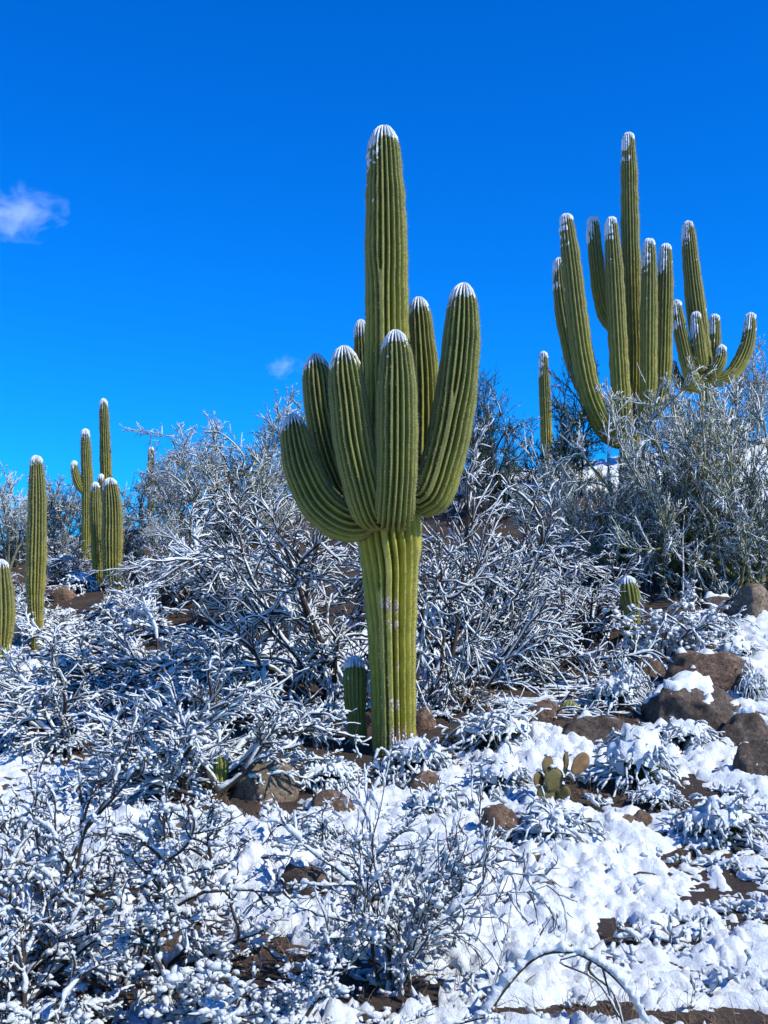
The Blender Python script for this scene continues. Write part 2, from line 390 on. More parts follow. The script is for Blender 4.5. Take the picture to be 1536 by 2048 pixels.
def spine_mesh(g, origin, seed, gap, n, ln, wd, blob=True):
    """areole tufts along every crest: short flat needles"""
    rng = np.random.default_rng(seed); nr, nc = g['V'].shape[:2]; nq = g['nq']; cq = nq//2
    cols = np.arange(g['ribs'])*nq+cq
    s = g['s']; ss = np.arange(gap, g['L']-0.004, gap); k = np.clip(np.searchsorted(s, ss)-1, 0, nr-2); f = ((ss-s[k])/(s[k+1]-s[k]+1e-9))[:, None, None]
    C = g['V'][:, cols]; Nn = g['N'][:, cols]; H = g['h'][:, cols]
    P = (C[k]*(1-f)+C[k+1]*f).reshape(-1, 3); No = nrm((Nn[k]*(1-f)+Nn[k+1]*f).reshape(-1, 3))
    P = P + rng.normal(0, gap*0.12, P.shape)
    m = len(P)
    # thin out crests that touch others near the tip
    keep = rng.random(m) < np.clip(np.repeat(np.interp(ss, s, g['r']), len(cols))/0.07, 0.12, 1); P = P[keep]; No = No[keep]; m = len(P)
    d = nrm(No[:, None]+rng.normal(0, 0.75, (m, n, 3))); d = nrm(d+0.25*No[:, None])
    side = nrm(np.cross(d, rng.normal(0, 1, (m, n, 3))))
    l = ln*(0.45+0.75*rng.random((m, n, 1)))
    a = P[:, None]-No[:, None]*0.002
    V = np.stack([a-side*wd, a+side*wd, a+d*l], 2).reshape(-1, 3)
    T = np.arange(len(V)).reshape(-1, 3)
    if blob:
        b = len(V); t1 = nrm(np.cross(No, np.array([0.3, 0.2, 0.9]))); t2 = np.cross(No, t1); q = 0.0052
        Bv = np.stack([P+t1*q, P+t2*q, P-t1*q, P-t2*q, P+No*q*.9], 1).reshape(-1, 3)
        o = b+np.arange(m)[:, None]*5
        Tb = np.concatenate([np.concatenate([o+i, o+(i+1) % 4, o+4], 1) for i in range(4)])
        V = np.vstack([V, Bv]); T = np.vstack([T, Tb])
    return mesh_np('spines', V-origin, None, T, smooth=False)
WIND = nrm(np.array([-0.85, -0.25, 0.0]))
def stem_snow(g, origin, seed, thick, cap, dash=0.5, band=0.0, ridge_only=0.9):
    """snow left on the tip, along the crests below it and plastered on the windward side"""
    V, N, h = g['V'], g['N'], g['h']; nr, nc = V.shape[:2]
    d = (g['L']-g['s'])[:, None]/cap                             # distance from tip in cap lengths
    up = N[..., 2]; wind = np.clip((N@WIND), -1, 1)
    n = fbm(V, 16, 3, seed)-.5; n2 = fbm(V*np.array([1, 1, 1.0]), 38, 2, seed+3)-.5
    sc = 1.2-d*0.95+1.0*n+1.3*n2+0.35*wind*(d > 0.25) - ridge_only*(1-h)*np.clip(d*2.4-0.15, 0, 1.5)+0.3*(up-.3)
    # streaks on windward crests
    vs = V*np.array([1, 1, 1.0]); n3 = fbm(vs, 34, 3, seed+7); nb = vnoise(np.stack([g['s']*0+seed, g['s'], g['s']*0], -1), 14, seed)[:, None]
    fade = np.clip(1.25-(g['L']-g['s'])[:, None]/(cap*6.5), 0, 1)
    st = dash*(sstep(-.1, 0.75, wind)*fade)*1.5 + 2.0*(n3-.5) + 0.8*(h-1) + band*(nb-.5)*1.1 - 0.72
    sc = np.maximum(sc, st)
    t = thick*sstep(0.0, 0.55, sc)*(0.7+0.9*(n2+.5))*np.where(sc == st, 0.6, 1.0)
    rr = np.minimum(1, g['r'][:, None]/0.05)
    Vs = V + N*(t*0.75)[..., None] + np.array([0, 0, 1.0])*(t*0.6)[..., None]
    Vs = np.where((t > 0.0008)[..., None], Vs, V-N*0.006)
    q = cyl_quads(nr, nc); keep = (t.ravel()[q] > 0.0008).any(1)
    if not keep.any(): return None
    used = np.unique(q[keep]); mp = np.full(nr*nc, -1); mp[used] = np.arange(len(used))
    return mesh_np('snow', Vs.reshape(-1, 3)[used]-origin, mp[q[keep]])
def add_stem(root, name, org, g, mt, seed, spines, snow):
    p = link(name, stem_mesh(name, g, org), mt, root)
    if spines: tag(link('spines', spine_mesh(g, org, seed, *spines), M['spine'], p), kind='stuff')
    if snow:
        me = stem_snow(g, org, seed, *snow)
        if me: tag(link('snow', me, M['snow'], p), kind='stuff')
    return p
def path(Y, rows):
    """rows of (px, py, dy, width px) -> control points and radii in metres at depth Y+dy"""
    C = [at(x, y, Y+dy) for x, y, dy, w in rows]
    return np.array(C), np.array([w*0.5/ppm(Y+dy, y) for x, y, dy, w in rows])

# the big saguaro
MY = 10.1
big_base = at(788, 1500, MY)
big = thing('saguaro', big_base, 'huge green saguaro with seven upright arms and snow capped tips', 'cactus')
SPB = (0.024, 5, 0.021, 0.0011); 
def big_stem(name, rows, ribs, forks=(), age=None, wear=(), seed=1, snow=(0.008, 0.125, 0.30, 0.2, 1.7), ds=0.03, twist=0.0, depth=0.42, blunt=2.2):
    C, r = path(MY, rows)
    g = stem(C, r, ribs, ds=ds, forks=forks, age=age, wear=wear, seed=seed, twist=twist, depth=depth, blunt=blunt, pleat=0.035)
    return add_stem(big, name, big_base, g, M['cactus'], seed, SPB, snow)
big_stem('trunk', [(790, 1530, 0, 92), (788, 1470, 0, 91), (785, 1330, 0, 93), (783, 1230, 0, 100), (780, 1140, 0, 114), (780, 1060, 0, 126), (779, 960, 0, 112),
                   (777, 850, 0, 96), (775, 740, 0, 90), (774, 640, 0, 87), (772, 480, 0, 85), (771, 400, 0, 80), (769, 330, 0, 71), (767, 254, 0, 64)],
         22, forks=[(15, 4.05), (20, 1.75), (13, 1.4)], age=[(0, 1), (0.36, 0.95), (0.62, .6), (.78, .25), (1, 0)],
         wear=[(at(790, 1215, MY-.2), .07), (at(772, 1208, MY-.2), .07), (at(790, 1250, MY-.2), .06), (at(796, 1335, MY-.2), .05), (at(792, 1410, MY-.2), .08), (at(800, 1478, MY-.2), .13), (at(825, 1150, MY-.2), .04)], seed=11, snow=(0.010, 0.15, 0.62, 0.2, 1.7))
AG = [(0, .5), (.4, .18), (1, 0.0)]
big_stem('arm', [(778, 1005, 0.0, 60), (738, 1035, -0.13, 72), (690, 1044, -0.20, 80), (641, 1008, -0.20, 82), (610, 950, -0.21, 79), (597, 905, -0.21, 70), (590, 870, -0.21, 62), (584, 829, -0.21, 52)],
         19, forks=[(13, .55), (11, 1.0)], age=AG, seed=12, snow=(0.007, .10, .25, .2, 1.7))
big_stem('arm', [(770, 1010, 0.08, 60), (735, 1020, 0.14, 62), (697, 990, 0.19, 70), (664, 915, 0.20, 72), (645, 840, 0.20, 66), (636, 775, 0.20, 60), (630, 709, 0.20, 48)],
         19, age=AG, seed=13)
big_stem('arm', [(779, 975, 0.0, 60), (766, 1004, -0.24, 76), (744, 1020, -0.43, 84), (724, 958, -0.52, 84), (708, 885, -0.53, 83), (699, 810, -0.52, 77), (692, 755, -0.51, 69), (687, 694, -0.51, 57)],
         20, age=AG, seed=14, forks=[(14, .5)])
big_stem('arm', [(788, 970, 0.0, 62), (788, 1004, -0.30, 76), (788, 1024, -0.53, 82), (793, 950, -0.63, 84), (794, 860, -0.64, 85), (794, 780, -0.63, 81), (793, 725, -0.62, 72), (790, 662, -0.62, 60)],
         20, age=AG, seed=15)
big_stem('arm', [(795, 1010, 0.15, 60), (822, 1010, 0.26, 62), (843, 975, 0.30, 64), (849, 880, 0.30, 66), (848, 780, 0.30, 64), (844, 700, 0.30, 58), (837, 596, 0.30, 46)],
         18, age=[(0, .8), (.5, .5), (1, .1)], seed=16, forks=[(12, 1.05)])
big_stem('arm', [(798, 950, 0.0, 60), (830, 980, -0.16, 76), (862, 990, -0.24, 86), (890, 905, -0.24, 86), (907, 820, -0.24, 84), (918, 735, -0.24, 80), (924, 660, -0.24, 72), (927, 568, -0.24, 52)],
         20, age=AG, seed=17, forks=[(9, 1.25)], snow=(0.008, .14, .30, .2, 1.7))
big_stem('arm', [(775, 980, 0.2, 40), (752, 985, 0.34, 44), (738, 930, 0.40, 44), (730, 830, 0.40, 42), (726, 740, 0.40, 38), (722, 642, 0.40, 26)],
         15, age=AG, seed=18, snow=(0.010, .12, .3, .3, 1.2))

# saguaros further up the hill
QF = (0, .22, .5, .78)
def far_saguaro(Y, label, stems, base_px, ribs=18, ds=0.06, snow=(0.026, .095, 1.0, 1.0, .8), group=None, seed=100, name='saguaro', spn=(0.045, 4, 0.034, 0.0022), depth=.36, ages=None, mtl='cactus_far', q=QF):
    org = on_ground(base_px, Y, -0.1)
    root = thing(name, org, label, 'cactus', group)
    for k, (nm, rows) in enumerate(stems):
        C, r = path(Y, rows)
        if nm == 'trunk':                                       # run the trunk into the soil
            zg = float(terrain(np.array(C[0][0]), np.array(C[0][1])))-0.12
            if C[0][2] > zg: C = np.vstack([[C[0][0], C[0][1], zg], C]); r = np.concatenate([[r[0]*.95], r])
        g = stem(C, r, ribs if nm == 'trunk' else max(11, ribs-3), q=q, ds=ds, depth=depth, blunt=1.7, age=ages or [(0, .9), (.35, .55), (.7, .15), (1, 0)], seed=seed+k, pleat=0.10)
        add_stem(root, nm, org, g, M[mtl], seed+k, spn, snow)
    return root
def cr(rows, x0, y0, k): return [(x0+x*k, y0+y*k, dy, w*k) for x, y, dy, w in rows]
K3 = 500/1422.0
def rB(rows): return cr(rows, 1036, 240, K3)
far_saguaro(21.0, 'tallest saguaro on the hill behind the palo verde, with tall crowded arms', [
    ('trunk', rB([(640, 2080, 0, 125), (640, 1850, 0, 128), (650, 1600, 0, 122), (655, 1350, 0, 118), (648, 1100, 0, 112), (642, 800, 0, 108), (636, 500, 0, 100), (632, 250, 0, 90), (628, 82, 0, 66)])),
    ('arm', rB([(620, 1830, 0, 100), (540, 1800, -.25, 118), (470, 1700, -.4, 136), (410, 1550, -.45, 136), (368, 1350, -.45, 130), (335, 1100, -.45, 122), (308, 850, -.45, 112), (288, 680, -.45, 96), (273, 543, -.45, 76)])),
    ('arm', rB([(600, 1700, .2, 90), (450, 1620, .35, 105), (345, 1450, .45, 105), (290, 1250, .45, 102), (258, 1080, .45, 95), (240, 930, .45, 84), (232, 795, .45, 62)])),
    ('arm', rB([(640, 1190, 0, 70), (560, 1185, .2, 80), (500, 1110, .3, 92), (462, 950, .32, 92), (443, 780, .32, 88), (433, 680, .32, 78), (427, 558, .32, 62)])),
    ('arm', rB([(630, 1800, 0, 90), (606, 1770, -.35, 108), (592, 1650, -.5, 114), (576, 1400, -.52, 112), (560, 1100, -.52, 108), (547, 850, -.52, 102), (538, 700, -.52, 88), (530, 562, -.52, 70)])),
    ('arm', rB([(650, 1720, 0, 90), (712, 1690, -.3, 98), (740, 1560, -.42, 100), (744, 1300, -.44, 100), (746, 1050, -.44, 96), (748, 850, -.44, 86), (747, 686, -.44, 64)])),
    ('arm', rB([(660, 1680, .1, 90), (770, 1660, .1, 94), (815, 1560, .1, 96), (829, 1350, .1, 96), (835, 1100, .1, 92), (840, 880, .1, 86), (841, 714, .1, 62)])),
    ('arm', rB([(645, 1170, .05, 70), (668, 1160, .18, 84), (700, 1080, .25, 86), (715, 950, .28, 82), (722, 800, .28, 62)])),
], 1258, seed=200, ds=.055)
far_saguaro(24.0, 'saguaro with short stubby arms and one long arm curving away beside the tallest saguaro', [
    ('trunk', rB([(1090, 2000, 0, 82), (1085, 1750, 0, 84), (1075, 1550, 0, 88), (1055, 1380, 0, 100), (1030, 1200, 0, 112), (1005, 1010, 0, 106), (985, 820, 0, 96), (975, 700, 0, 82), (969, 584, 0, 60)])),
    ('arm', rB([(1070, 1500, 0, 70), (1010, 1500, -.2, 84), (975, 1420, -.3, 90), (945, 1300, -.32, 84), (918, 1170, -.32, 74), (900, 1034, -.32, 52)])),
    ('arm', rB([(1060, 1390, 0, 60), (1045, 1395, -.25, 76), (1036, 1340, -.36, 84), (1024, 1230, -.36, 78), (1012, 1100, -.36, 54)])),
    ('arm', rB([(1080, 1420, .1, 60), (1105, 1420, .3, 72), (1112, 1340, .35, 80), (1118, 1230, .35, 74), (1118, 1113, .35, 56)])),
    ('arm', rB([(1075, 1440, 0, 60), (1105, 1440, -.2, 70), (1138, 1395, -.28, 74), (1155, 1350, -.28, 64), (1160, 1288, -.28, 50)])),
    ('arm', rB([(1080, 1470, 0, 70), (1150, 1480, -.05, 78), (1220, 1440, -.1, 84), (1278, 1350, -.1, 84), (1312, 1240, -.1, 76), (1327, 1105, -.1, 54)])),
    ('arm', rB([(1060, 1520, 0, 60), (960, 1520, .2, 70), (900, 1470, .25, 66), (875, 1380, .25, 46)])),
], 1417, seed=230, ds=.06)
far_saguaro(24.5, 'thin armless saguaro poking out of the dark feathery bush', [
    ('trunk', rB([(165, 1950, 0, 66), (158, 1700, 0, 68), (152, 1550, 0, 66), (148, 1430, 0, 58), (145, 1326, 0, 40)]))], 1092, seed=250, ribs=15)
K4 = 560/1536.0
def rL(rows): return cr(rows, 0, 780, K4)
LS = (0.022, .16, .35, .7, .7)
far_saguaro(15.5, 'straight armless saguaro standing alone with narrow foot in snowy brush', [
    ('trunk', rL([(200, 1400, 0, 52), (200, 1300, 0, 66), (194, 1150, 0, 96), (200, 900, 0, 112), (204, 700, 0, 106), (204, 550, 0, 96), (202, 450, 0, 84), (200, 366, 0, 66)]))], 73, seed=260, ribs=17, ds=.045, snow=(0.014, .08, .3, .2, 1.1), q=(0, .12, .32, .5, .68, .88))
far_saguaro(13.3, 'squat thick saguaro column standing among low snowy brush', [
    ('trunk', rL([(4, 1545, 0, 90), (4, 1400, 0, 118), (8, 1250, 0, 146), (6, 1120, 0, 140), (4, 1030, 0, 118), (4, 935, 0, 84)]))], 4, seed=262, ribs=18, ds=.04, snow=(0.012, .08, .3, .2, 1.1), q=(0, .12, .32, .5, .68, .88))
far_saguaro(18.4, 'stout rounded saguaro column beside its slimmer neighbour and dark boulders', [
    ('trunk', rL([(628, 1120, 0, 82), (618, 1000, 0, 104), (616, 850, 0, 116), (616, 700, 0, 114), (612, 600, 0, 102), (600, 488, 0, 74)]))], 224, seed=264, ribs=19, ds=.045, snow=(0.014, .09, .3, .2, 1.1), q=(0, .12, .32, .5, .68, .88))
far_saguaro(18.8, 'slim saguaro column pressed against the stout rounded one', [
    ('trunk', rL([(545, 1110, 0, 50), (538, 950, 0, 64), (530, 800, 0, 68), (526, 680, 0, 66), (524, 600, 0, 60), (525, 512, 0, 44)]))], 194, seed=266, ribs=15, ds=.05, snow=(0.014, .09, .3, .2, 1.1))
far_saguaro(21.5, 'tall thin saguaro with one tiny bud arm rising behind the stout pair', [
    ('trunk', rL([(588, 800, 0, 60), (582, 500, 0, 63), (577, 300, 0, 61), (572, 150, 0, 54), (567, 54, 0, 36)])),
    ('arm', rL([(580, 530, 0, 24), (562, 525, -.1, 32), (556, 500, -.12, 36), (555, 468, -.12, 28)]))], 214, seed=270, ribs=15, snow=(0.018, .11, .4, .5, .7))
far_saguaro(21.0, 'thin saguaro with a single upturned arm rising from the brush', [
    ('trunk', rL([(478, 800, 0, 58), (480, 560, 0, 64), (475, 400, 0, 60), (470, 300, 0, 54), (467, 220, 0, 38)])),
    ('arm', rL([(475, 570, 0, 34), (445, 540, -.03, 44), (422, 490, -.05, 50), (410, 440, -.05, 44), (408, 395, -.05, 32)]))], 174, seed=274, ribs=15, snow=(0.018, .11, .4, .5, .7))
far_saguaro(24.0, 'distant snow dusted saguaro tip half hidden inside a palo verde', [
    ('trunk', rL([(828, 700, 0, 40), (829, 480, 0, 42), (829, 390, 0, 38), (829, 316, 0, 26)]))], 302, seed=278, ribs=13, snow=(0.015, .1, .5, .5, .6))
# young ones
def young(px, rows, label, seed, ribs=14, snow=(0.02, .09, .5, .1, .6), Y=None, name='young_saguaro'):
    if Y is None: Y = ground_at(px, rows[0][1])[1]
    return far_saguaro(Y, label, [('trunk', rows)], px, ribs=ribs, ds=0.02, seed=seed, snow=snow, name=name, spn=(0.026, 3, 0.020, 0.0011), depth=.2,
                       mtl='cactus', q=(0, .12, .32, .5, .68, .88), ages=[(0, .6), (1, .1)])
young(712, [(716, 1490, 0, 34), (715, 1455, 0, 36), (713, 1425, 0, 38), (711, 1400, 0, 46), (710, 1365, 0, 50), (710, 1340, 0, 46), (710, 1320, 0, 34)],
      'young barrel shaped saguaro growing at the foot of the huge saguaro', 300, ribs=15, snow=(0.022, .05, .3, .1, .6), Y=10.35)
young(1260, [(1264, 1222, 0, 32), (1262, 1205, 0, 38), (1259, 1185, 0, 40), (1257, 1170, 0, 36), (1255, 1158, 0, 24)],
      'small leaning young saguaro with snow hat behind the puffy white shrub', 302, snow=(0.022, .045, .3, .1, .6), Y=13.4)
young(1140, [(1140, 1434, 0, 34), (1140, 1425, 0, 42), (1140, 1412, 0, 42), (1140, 1400, 0, 30)],
      'tiny round barrel cactus on bare soil beside a grey rock', 304, ribs=12, snow=None, Y=10.9, name='barrel_cactus')
young(434, [(434, 1600, 0, 40), (434, 1575, 0, 44), (433, 1545, 0, 46), (433, 1520, 0, 44), (433, 1500, 0, 30)],
      'dark young saguaro half hidden in the shade under the spreading snowy shrub', 306, snow=(0.02, .05, .3, .1, .6), Y=9.0)

# ------------------------------------------------------------------ branches carrying snow
def grow(rng, S, D, L, Rd, levels, base=None):
    """S starts, D directions, L lengths, Rd radii; levels = list of dicts. Returns [(P, R)] per level"""
    out = []
    for li, lv in enumerate(levels):
        n = len(S); K = lv['K']; P = np.zeros((n, K+1, 3)); P[:, 0] = S; d = D.copy(); Dk = np.zeros((n, K+1, 3)); Dk[:, 0] = d
        bend = rng.normal(0, lv.get('bend', .12), (n, 3))
        for k in range(K):
            d = nrm(d + rng.normal(0, lv['wig'], (n, 3)) + bend + np.array([0, 0, lv.get('up', 0)*(1 if lv.get('late') is None else k/K)]))
            P[:, k+1] = P[:, k]+d*(L/K)[:, None]; Dk[:, k+1] = d
        if base is not None:
            zt = terrain(P[..., 0]+base[0], P[..., 1]+base[1])-base[2]+lv.get('clear', .03)
            P[:, 1:, 2] = np.maximum(P[:, 1:, 2], zt[:, 1:])
        tp = np.linspace(1, lv.get('taper', .45), K+1)[None]
        out.append((P, Rd[:, None]*tp))
        if li+1 < len(levels):
            nx = levels[li+1]; c = nx['n']
            f = nx.get('from', .2)+(1-nx.get('from', .2))*rng.random((n, c)); 
            f[:, 0] = 1.0
            kf = f*K; i = np.minimum(kf.astype(int), K-1); u = (kf-i)[..., None]; ar = np.arange(n)[:, None]
            S2 = P[ar, i]*(1-u)+P[ar, i+1]*u; T = nrm(Dk[ar, i+1])
            pr = nrm(np.cross(T, rng.normal(0, 1, (n, c, 3)))); pr = nrm(pr*np.array([1, 1, nx.get('flat', 1)]))
            a = R(nx['ang'])*(0.5+0.8*rng.random((n, c, 1)))
            D2 = nrm((T*np.cos(a)+pr*np.sin(a)+np.array([0, 0, nx.get('lift', 0)]))*np.array([1, 1, nx.get('lay', 1)]))
            L2 = (L[:, None]*nx['ratio']*(0.5+0.8*rng.random((n, c)))*(1.05-0.35*f))
            R2 = np.repeat((Rd*nx['rr'])[:, None], c, 1)
            S, D, L, Rd = S2.reshape(-1, 3), D2.reshape(-1, 3), L2.reshape(-1), np.maximum(R2.reshape(-1), nx.get('rmin', .002))
    return out
def frames(P, upv):
    T = np.gradient(P, axis=1); T = nrm(T)
    Sd = np.cross(T, upv); bad = np.linalg.norm(Sd, axis=-1, keepdims=True) < .08
    Sd = nrm(np.where(bad, np.array([0.94, -0.34, 0.0]), Sd)); U = np.cross(Sd, T)
    U = np.where(U[..., 2:3] < 0, -U, U)
    return T, Sd, U
def tubes(P, r, sides=4):
    n, m = r.shape; T, Sd, U = frames(P, np.array([0, 0, 1.0]))
    a = np.arange(sides)/sides*2*np.pi+.4
    V = P[:, :, None]+(np.cos(a)[None, None, :, None]*Sd[:, :, None]+np.sin(a)[None, None, :, None]*U[:, :, None])*r[:, :, None, None]
    idx = np.arange(n*m*sides).reshape(n, m, sides); nx = np.roll(idx, -1, 2)
    q = np.stack([idx[:, :-1], nx[:, :-1], nx[:, 1:], idx[:, 1:]], -1).reshape(-1, 4)
    return V.reshape(-1, 3), q
SNOWSEC = np.array([(-1.0, .02), (-.68, .74), (.08, 1.05), (.74, .68), (1.0, .05)])
SNOWSEC4 = np.array([(-1.0, .0), (-.55, .95), (.58, .9), (1.0, .03)])
def resample(P, r, k):
    n, m = r.shape; t = np.linspace(0, m-1, (m-1)*k+1); i = np.minimum(t.astype(int), m-2); u = t-i
    return P[:, i]*(1-u)[None, :, None]+P[:, i+1]*u[None, :, None], r[:, i]*(1-u)+r[:, i+1]*u
def snow_tubes(rng, P, r, th, sub=2, fill=.75, steep=.6, tilt=(-.08, -.12), sec=SNOWSEC, lump=.6):
    P, r = resample(P, r, sub) if sub > 1 else (P, r); n, m = r.shape
    T, Sd, U = frames(P, nrm(np.array([tilt[0], tilt[1], 1.0])))
    hz = np.sqrt(np.clip(1-T[..., 2]**2, 0, 1))
    cl = rng.random((n, m)); cl = (cl+np.roll(cl, 1, 1))*.5
    low = np.repeat(rng.random((n, 1)), m, 1)*.45 + .55*np.repeat(rng.random((n, (m+2)//3)), 3, 1)[:, :m]
    on = sstep(1-fill-.12, 1-fill+.12, low)
    t = th*on*((1-steep)+steep*sstep(.15, .75, hz))*(1-lump*.5+lump*1.3*(cl-.5)*2)
    t = np.clip(t, 0, None); t[:, 0] *= .3; t[:, -1] *= .75
    w = r*.92+t*.42; hgt = t*1.0+r*.65
    c = P+U*(r*.5)[..., None]; c = c + Sd*(rng.normal(0, .14, (n, m))*t)[..., None]
    V = c[:, :, None]+sec[None, None, :, 0, None]*Sd[:, :, None]*w[:, :, None, None]+sec[None, None, :, 1, None]*U[:, :, None]*hgt[:, :, None, None]
    off = t < th*.10
    V = np.where(off[..., None, None], P[:, :, None], V)
    k = len(sec); idx = np.arange(n*m*k).reshape(n, m, k); nx = np.roll(idx, -1, 2)
    q = np.stack([idx[:, :-1], nx[:, :-1], nx[:, 1:], idx[:, 1:]], -1)
    ok = ~(off[:, :-1] & off[:, 1:]); q = q[ok].reshape(-1, 4)
    caps = []
    for e in (0, m-1):
        lv = ~off[:, e]; ii = idx[lv, e]
        if len(ii) and k > 3 and e: caps.append(ii[:, [0, 1, 2, 3]]); caps.append(ii[:, [0, 3, k-1]])
    tri = np.vstack([c_[:, :3] for c_ in caps[1::2]]) if caps and k > 4 else np.zeros((0, 3), int)
    if caps: q = np.vstack([q]+caps[0::2])
    return V.reshape(-1, 3), q, tri
def _octa2():
    V = [(1, 0, 0), (-1, 0, 0), (0, 1, 0), (0, -1, 0), (0, 0, 1), (0, 0, -1)]
    F = [(0, 2, 4), (2, 1, 4), (1, 3, 4), (3, 0, 4), (2, 0, 5), (1, 2, 5), (3, 1, 5), (0, 3, 5)]
    V = [np.array(v, float) for v in V]; mid = {}; F2 = []
    def m(a, b):
        k = (min(a, b), max(a, b))
        if k not in mid: V.append(nrm(V[a]+V[b])); mid[k] = len(V)-1
        return mid[k]
    for a, b, c in F:
        x, y, z = m(a, b), m(b, c), m(c, a); F2 += [(a, x, z), (x, b, y), (z, y, c), (x, y, z)]
    return np.array(V), np.array(F2)
OV, OF = _octa2()
def blobs(rng, C, rad, flat=.75, jit=.22):
    n = len(C); j = 1+rng.normal(0, jit, (n, len(OV), 1))
    V = C[:, None]+OV[None]*j*rad[:, None, None]*np.stack([1+rng.normal(0, .2, n), 1+rng.normal(0, .2, n), flat+0*rad], -1)[:, None]
    return V.reshape(-1, 3), (OF[None]+np.arange(n)[:, None, None]*len(OV)).reshape(-1, 3)
class Acc:
    def __init__(s): s.V = []; s.q = []; s.t = []; s.n = 0
    def add(s, V, q=None, t=None):
        s.V.append(V)
        if q is not None and len(q): s.q.append(np.asarray(q)+s.n)
        if t is not None and len(t): s.t.append(np.asarray(t)+s.n)
        s.n += len(V)
    def mesh(s, name, smooth=True):
        V = np.vstack(s.V); q = np.vstack(s.q) if s.q else None; t = np.vstack(s.t) if s.t else None
        return mesh_np(name, V, q, t, smooth)
def fit(lv, w=None, dp=None, h=None, drop=0.0):
    """scale the whole skeleton to half-width, half-depth, height"""
    A = np.vstack([p.reshape(-1, 3) for p, r in lv]); s = np.ones(3)
    for k, t in ((0, w), (1, dp)):
        if t: s[k] = t/np.percentile(np.abs(A[:, k]), 97)
    if h: s[2] = h/np.percentile(A[:, 2], 99)
    return [(p*s, r) for p, r in lv]
def shrub(name, loc, label, cat, lv, rng, bark, th, fill=.75, sides=(5, 4, 3, 3), sub=2, blob=0, blob_r=.03, parts=('branches', 'snow'), group=None, minlev=0, steep=.6, thl=None, lump=.6, clot=0):
    root = thing(name, loc, label, cat, group)
    a = Acc(); s = Acc()
    for k, (P, r) in enumerate(lv):
        a.add(*tubes(P, r, sides[min(k, len(sides)-1)]))
        if k >= minlev: s.add(*snow_tubes(rng, P, r, th if thl is None else thl[k], sub=sub if not hasattr(sub, '__len__') else sub[k], sec=SNOWSEC4 if k > 1 else SNOWSEC, fill=fill[k] if hasattr(fill, '__len__') else fill, steep=steep, lump=lump))
    if clot:
        P = np.vstack([p[:, 2:].reshape(-1, 3) for p, r in lv[1:3]]); C = P[rng.integers(0, len(P), clot)]; sz = th*(.35+.75*rng.random(clot)**1.8)
        C = np.repeat(C, 5, 0)+rng.normal(0, 1, (clot*5, 3))*np.repeat(sz, 5)[:, None]*np.array([1.1, 1.1, .45]); V, t = blobs(rng, C, np.repeat(sz, 5)*(.4+.7*rng.random(clot*5)), .7, .26); s.add(V, None, t)
    if blob:
        P = np.vstack([p[:, 1:].reshape(-1, 3) for p, r in lv[-2:]]); C = P[rng.integers(0, len(P), blob)]
        V, t = blobs(rng, C+np.array([0, 0, blob_r*.35]), blob_r*(.5+.8*rng.random(blob))); s.add(V, None, t)
    link(parts[0], a.mesh(parts[0]), bark, root); link(parts[1], s.mesh(parts[1]), M['snow'], root)
    return root
def fan_dirs(rng, n, lo, hi, a0=0, a1=360):
    az = R(a0)+(R(a1)-R(a0))*(np.arange(n)+rng.random(n))/n; el = R(lo)+(R(hi)-R(lo))*rng.random(n)
    return np.stack([np.cos(el)*np.cos(az), np.cos(el)*np.sin(az), np.sin(el)], -1)

def mesquite(px, Y, label, w, dp, h, seed, n0=9, el=(8, 62), th=.018, dens=1.0, az=(0, 360), r0=.04, n1=7, n2=8, n3=4, base_r=.12, fill=.76, py=None, name='leafless_shrub', blob=0, up=-.01):
    rng = np.random.default_rng(seed); b = ground_at(px, py) if py else on_ground(px, Y)
    S = np.zeros((n0, 3)); S[:, :2] = rng.normal(0, base_r, (n0, 2)); S[:, 2] = -.05
    D = fan_dirs(rng, n0, *el, *az); L = 1.0*(.7+.6*rng.random(n0))
    lv = grow(rng, S, D, L, np.full(n0, r0)*(.6+.6*rng.random(n0)), [
        dict(K=8, wig=.09, up=-.05, taper=.5, bend=.05),
        dict(n=n1, ratio=.66, ang=32, K=6, wig=.10, rr=.5, up=up-.03, flat=.7, lay=.8, taper=.5, **{'from': .2}),
        dict(n=n2, ratio=.55, ang=30, K=5, wig=.10, rr=.5, up=up-.02, flat=.6, lay=.7, taper=.6, rmin=.0052, **{'from': .1}),
        dict(n=n3, ratio=.60, ang=30, K=3, wig=.13, rr=.75, flat=.7, lay=.6, bend=.16, taper=.55, rmin=.0040, **{'from': .15})])
    lv = fit(lv, w, dp, h)
    lv = [(np.concatenate([p[..., :2], np.maximum(p[..., 2:], (terrain(p[..., 0]+b[0], p[..., 1]+b[1])-b[2])[..., None]+.02*(i > 0)-.08*(i == 0))], -1), r) for i, (p, r) in enumerate(lv)]
    return shrub(name, b, label, 'shrub', lv, rng, M['bark'], th, fill=fill, thl=[th*1.45, th*1.2, th*.95, th*.72], blob=blob, blob_r=th*1.5, steep=.92, lump=.6, sub=(2, 2, 1, 1))
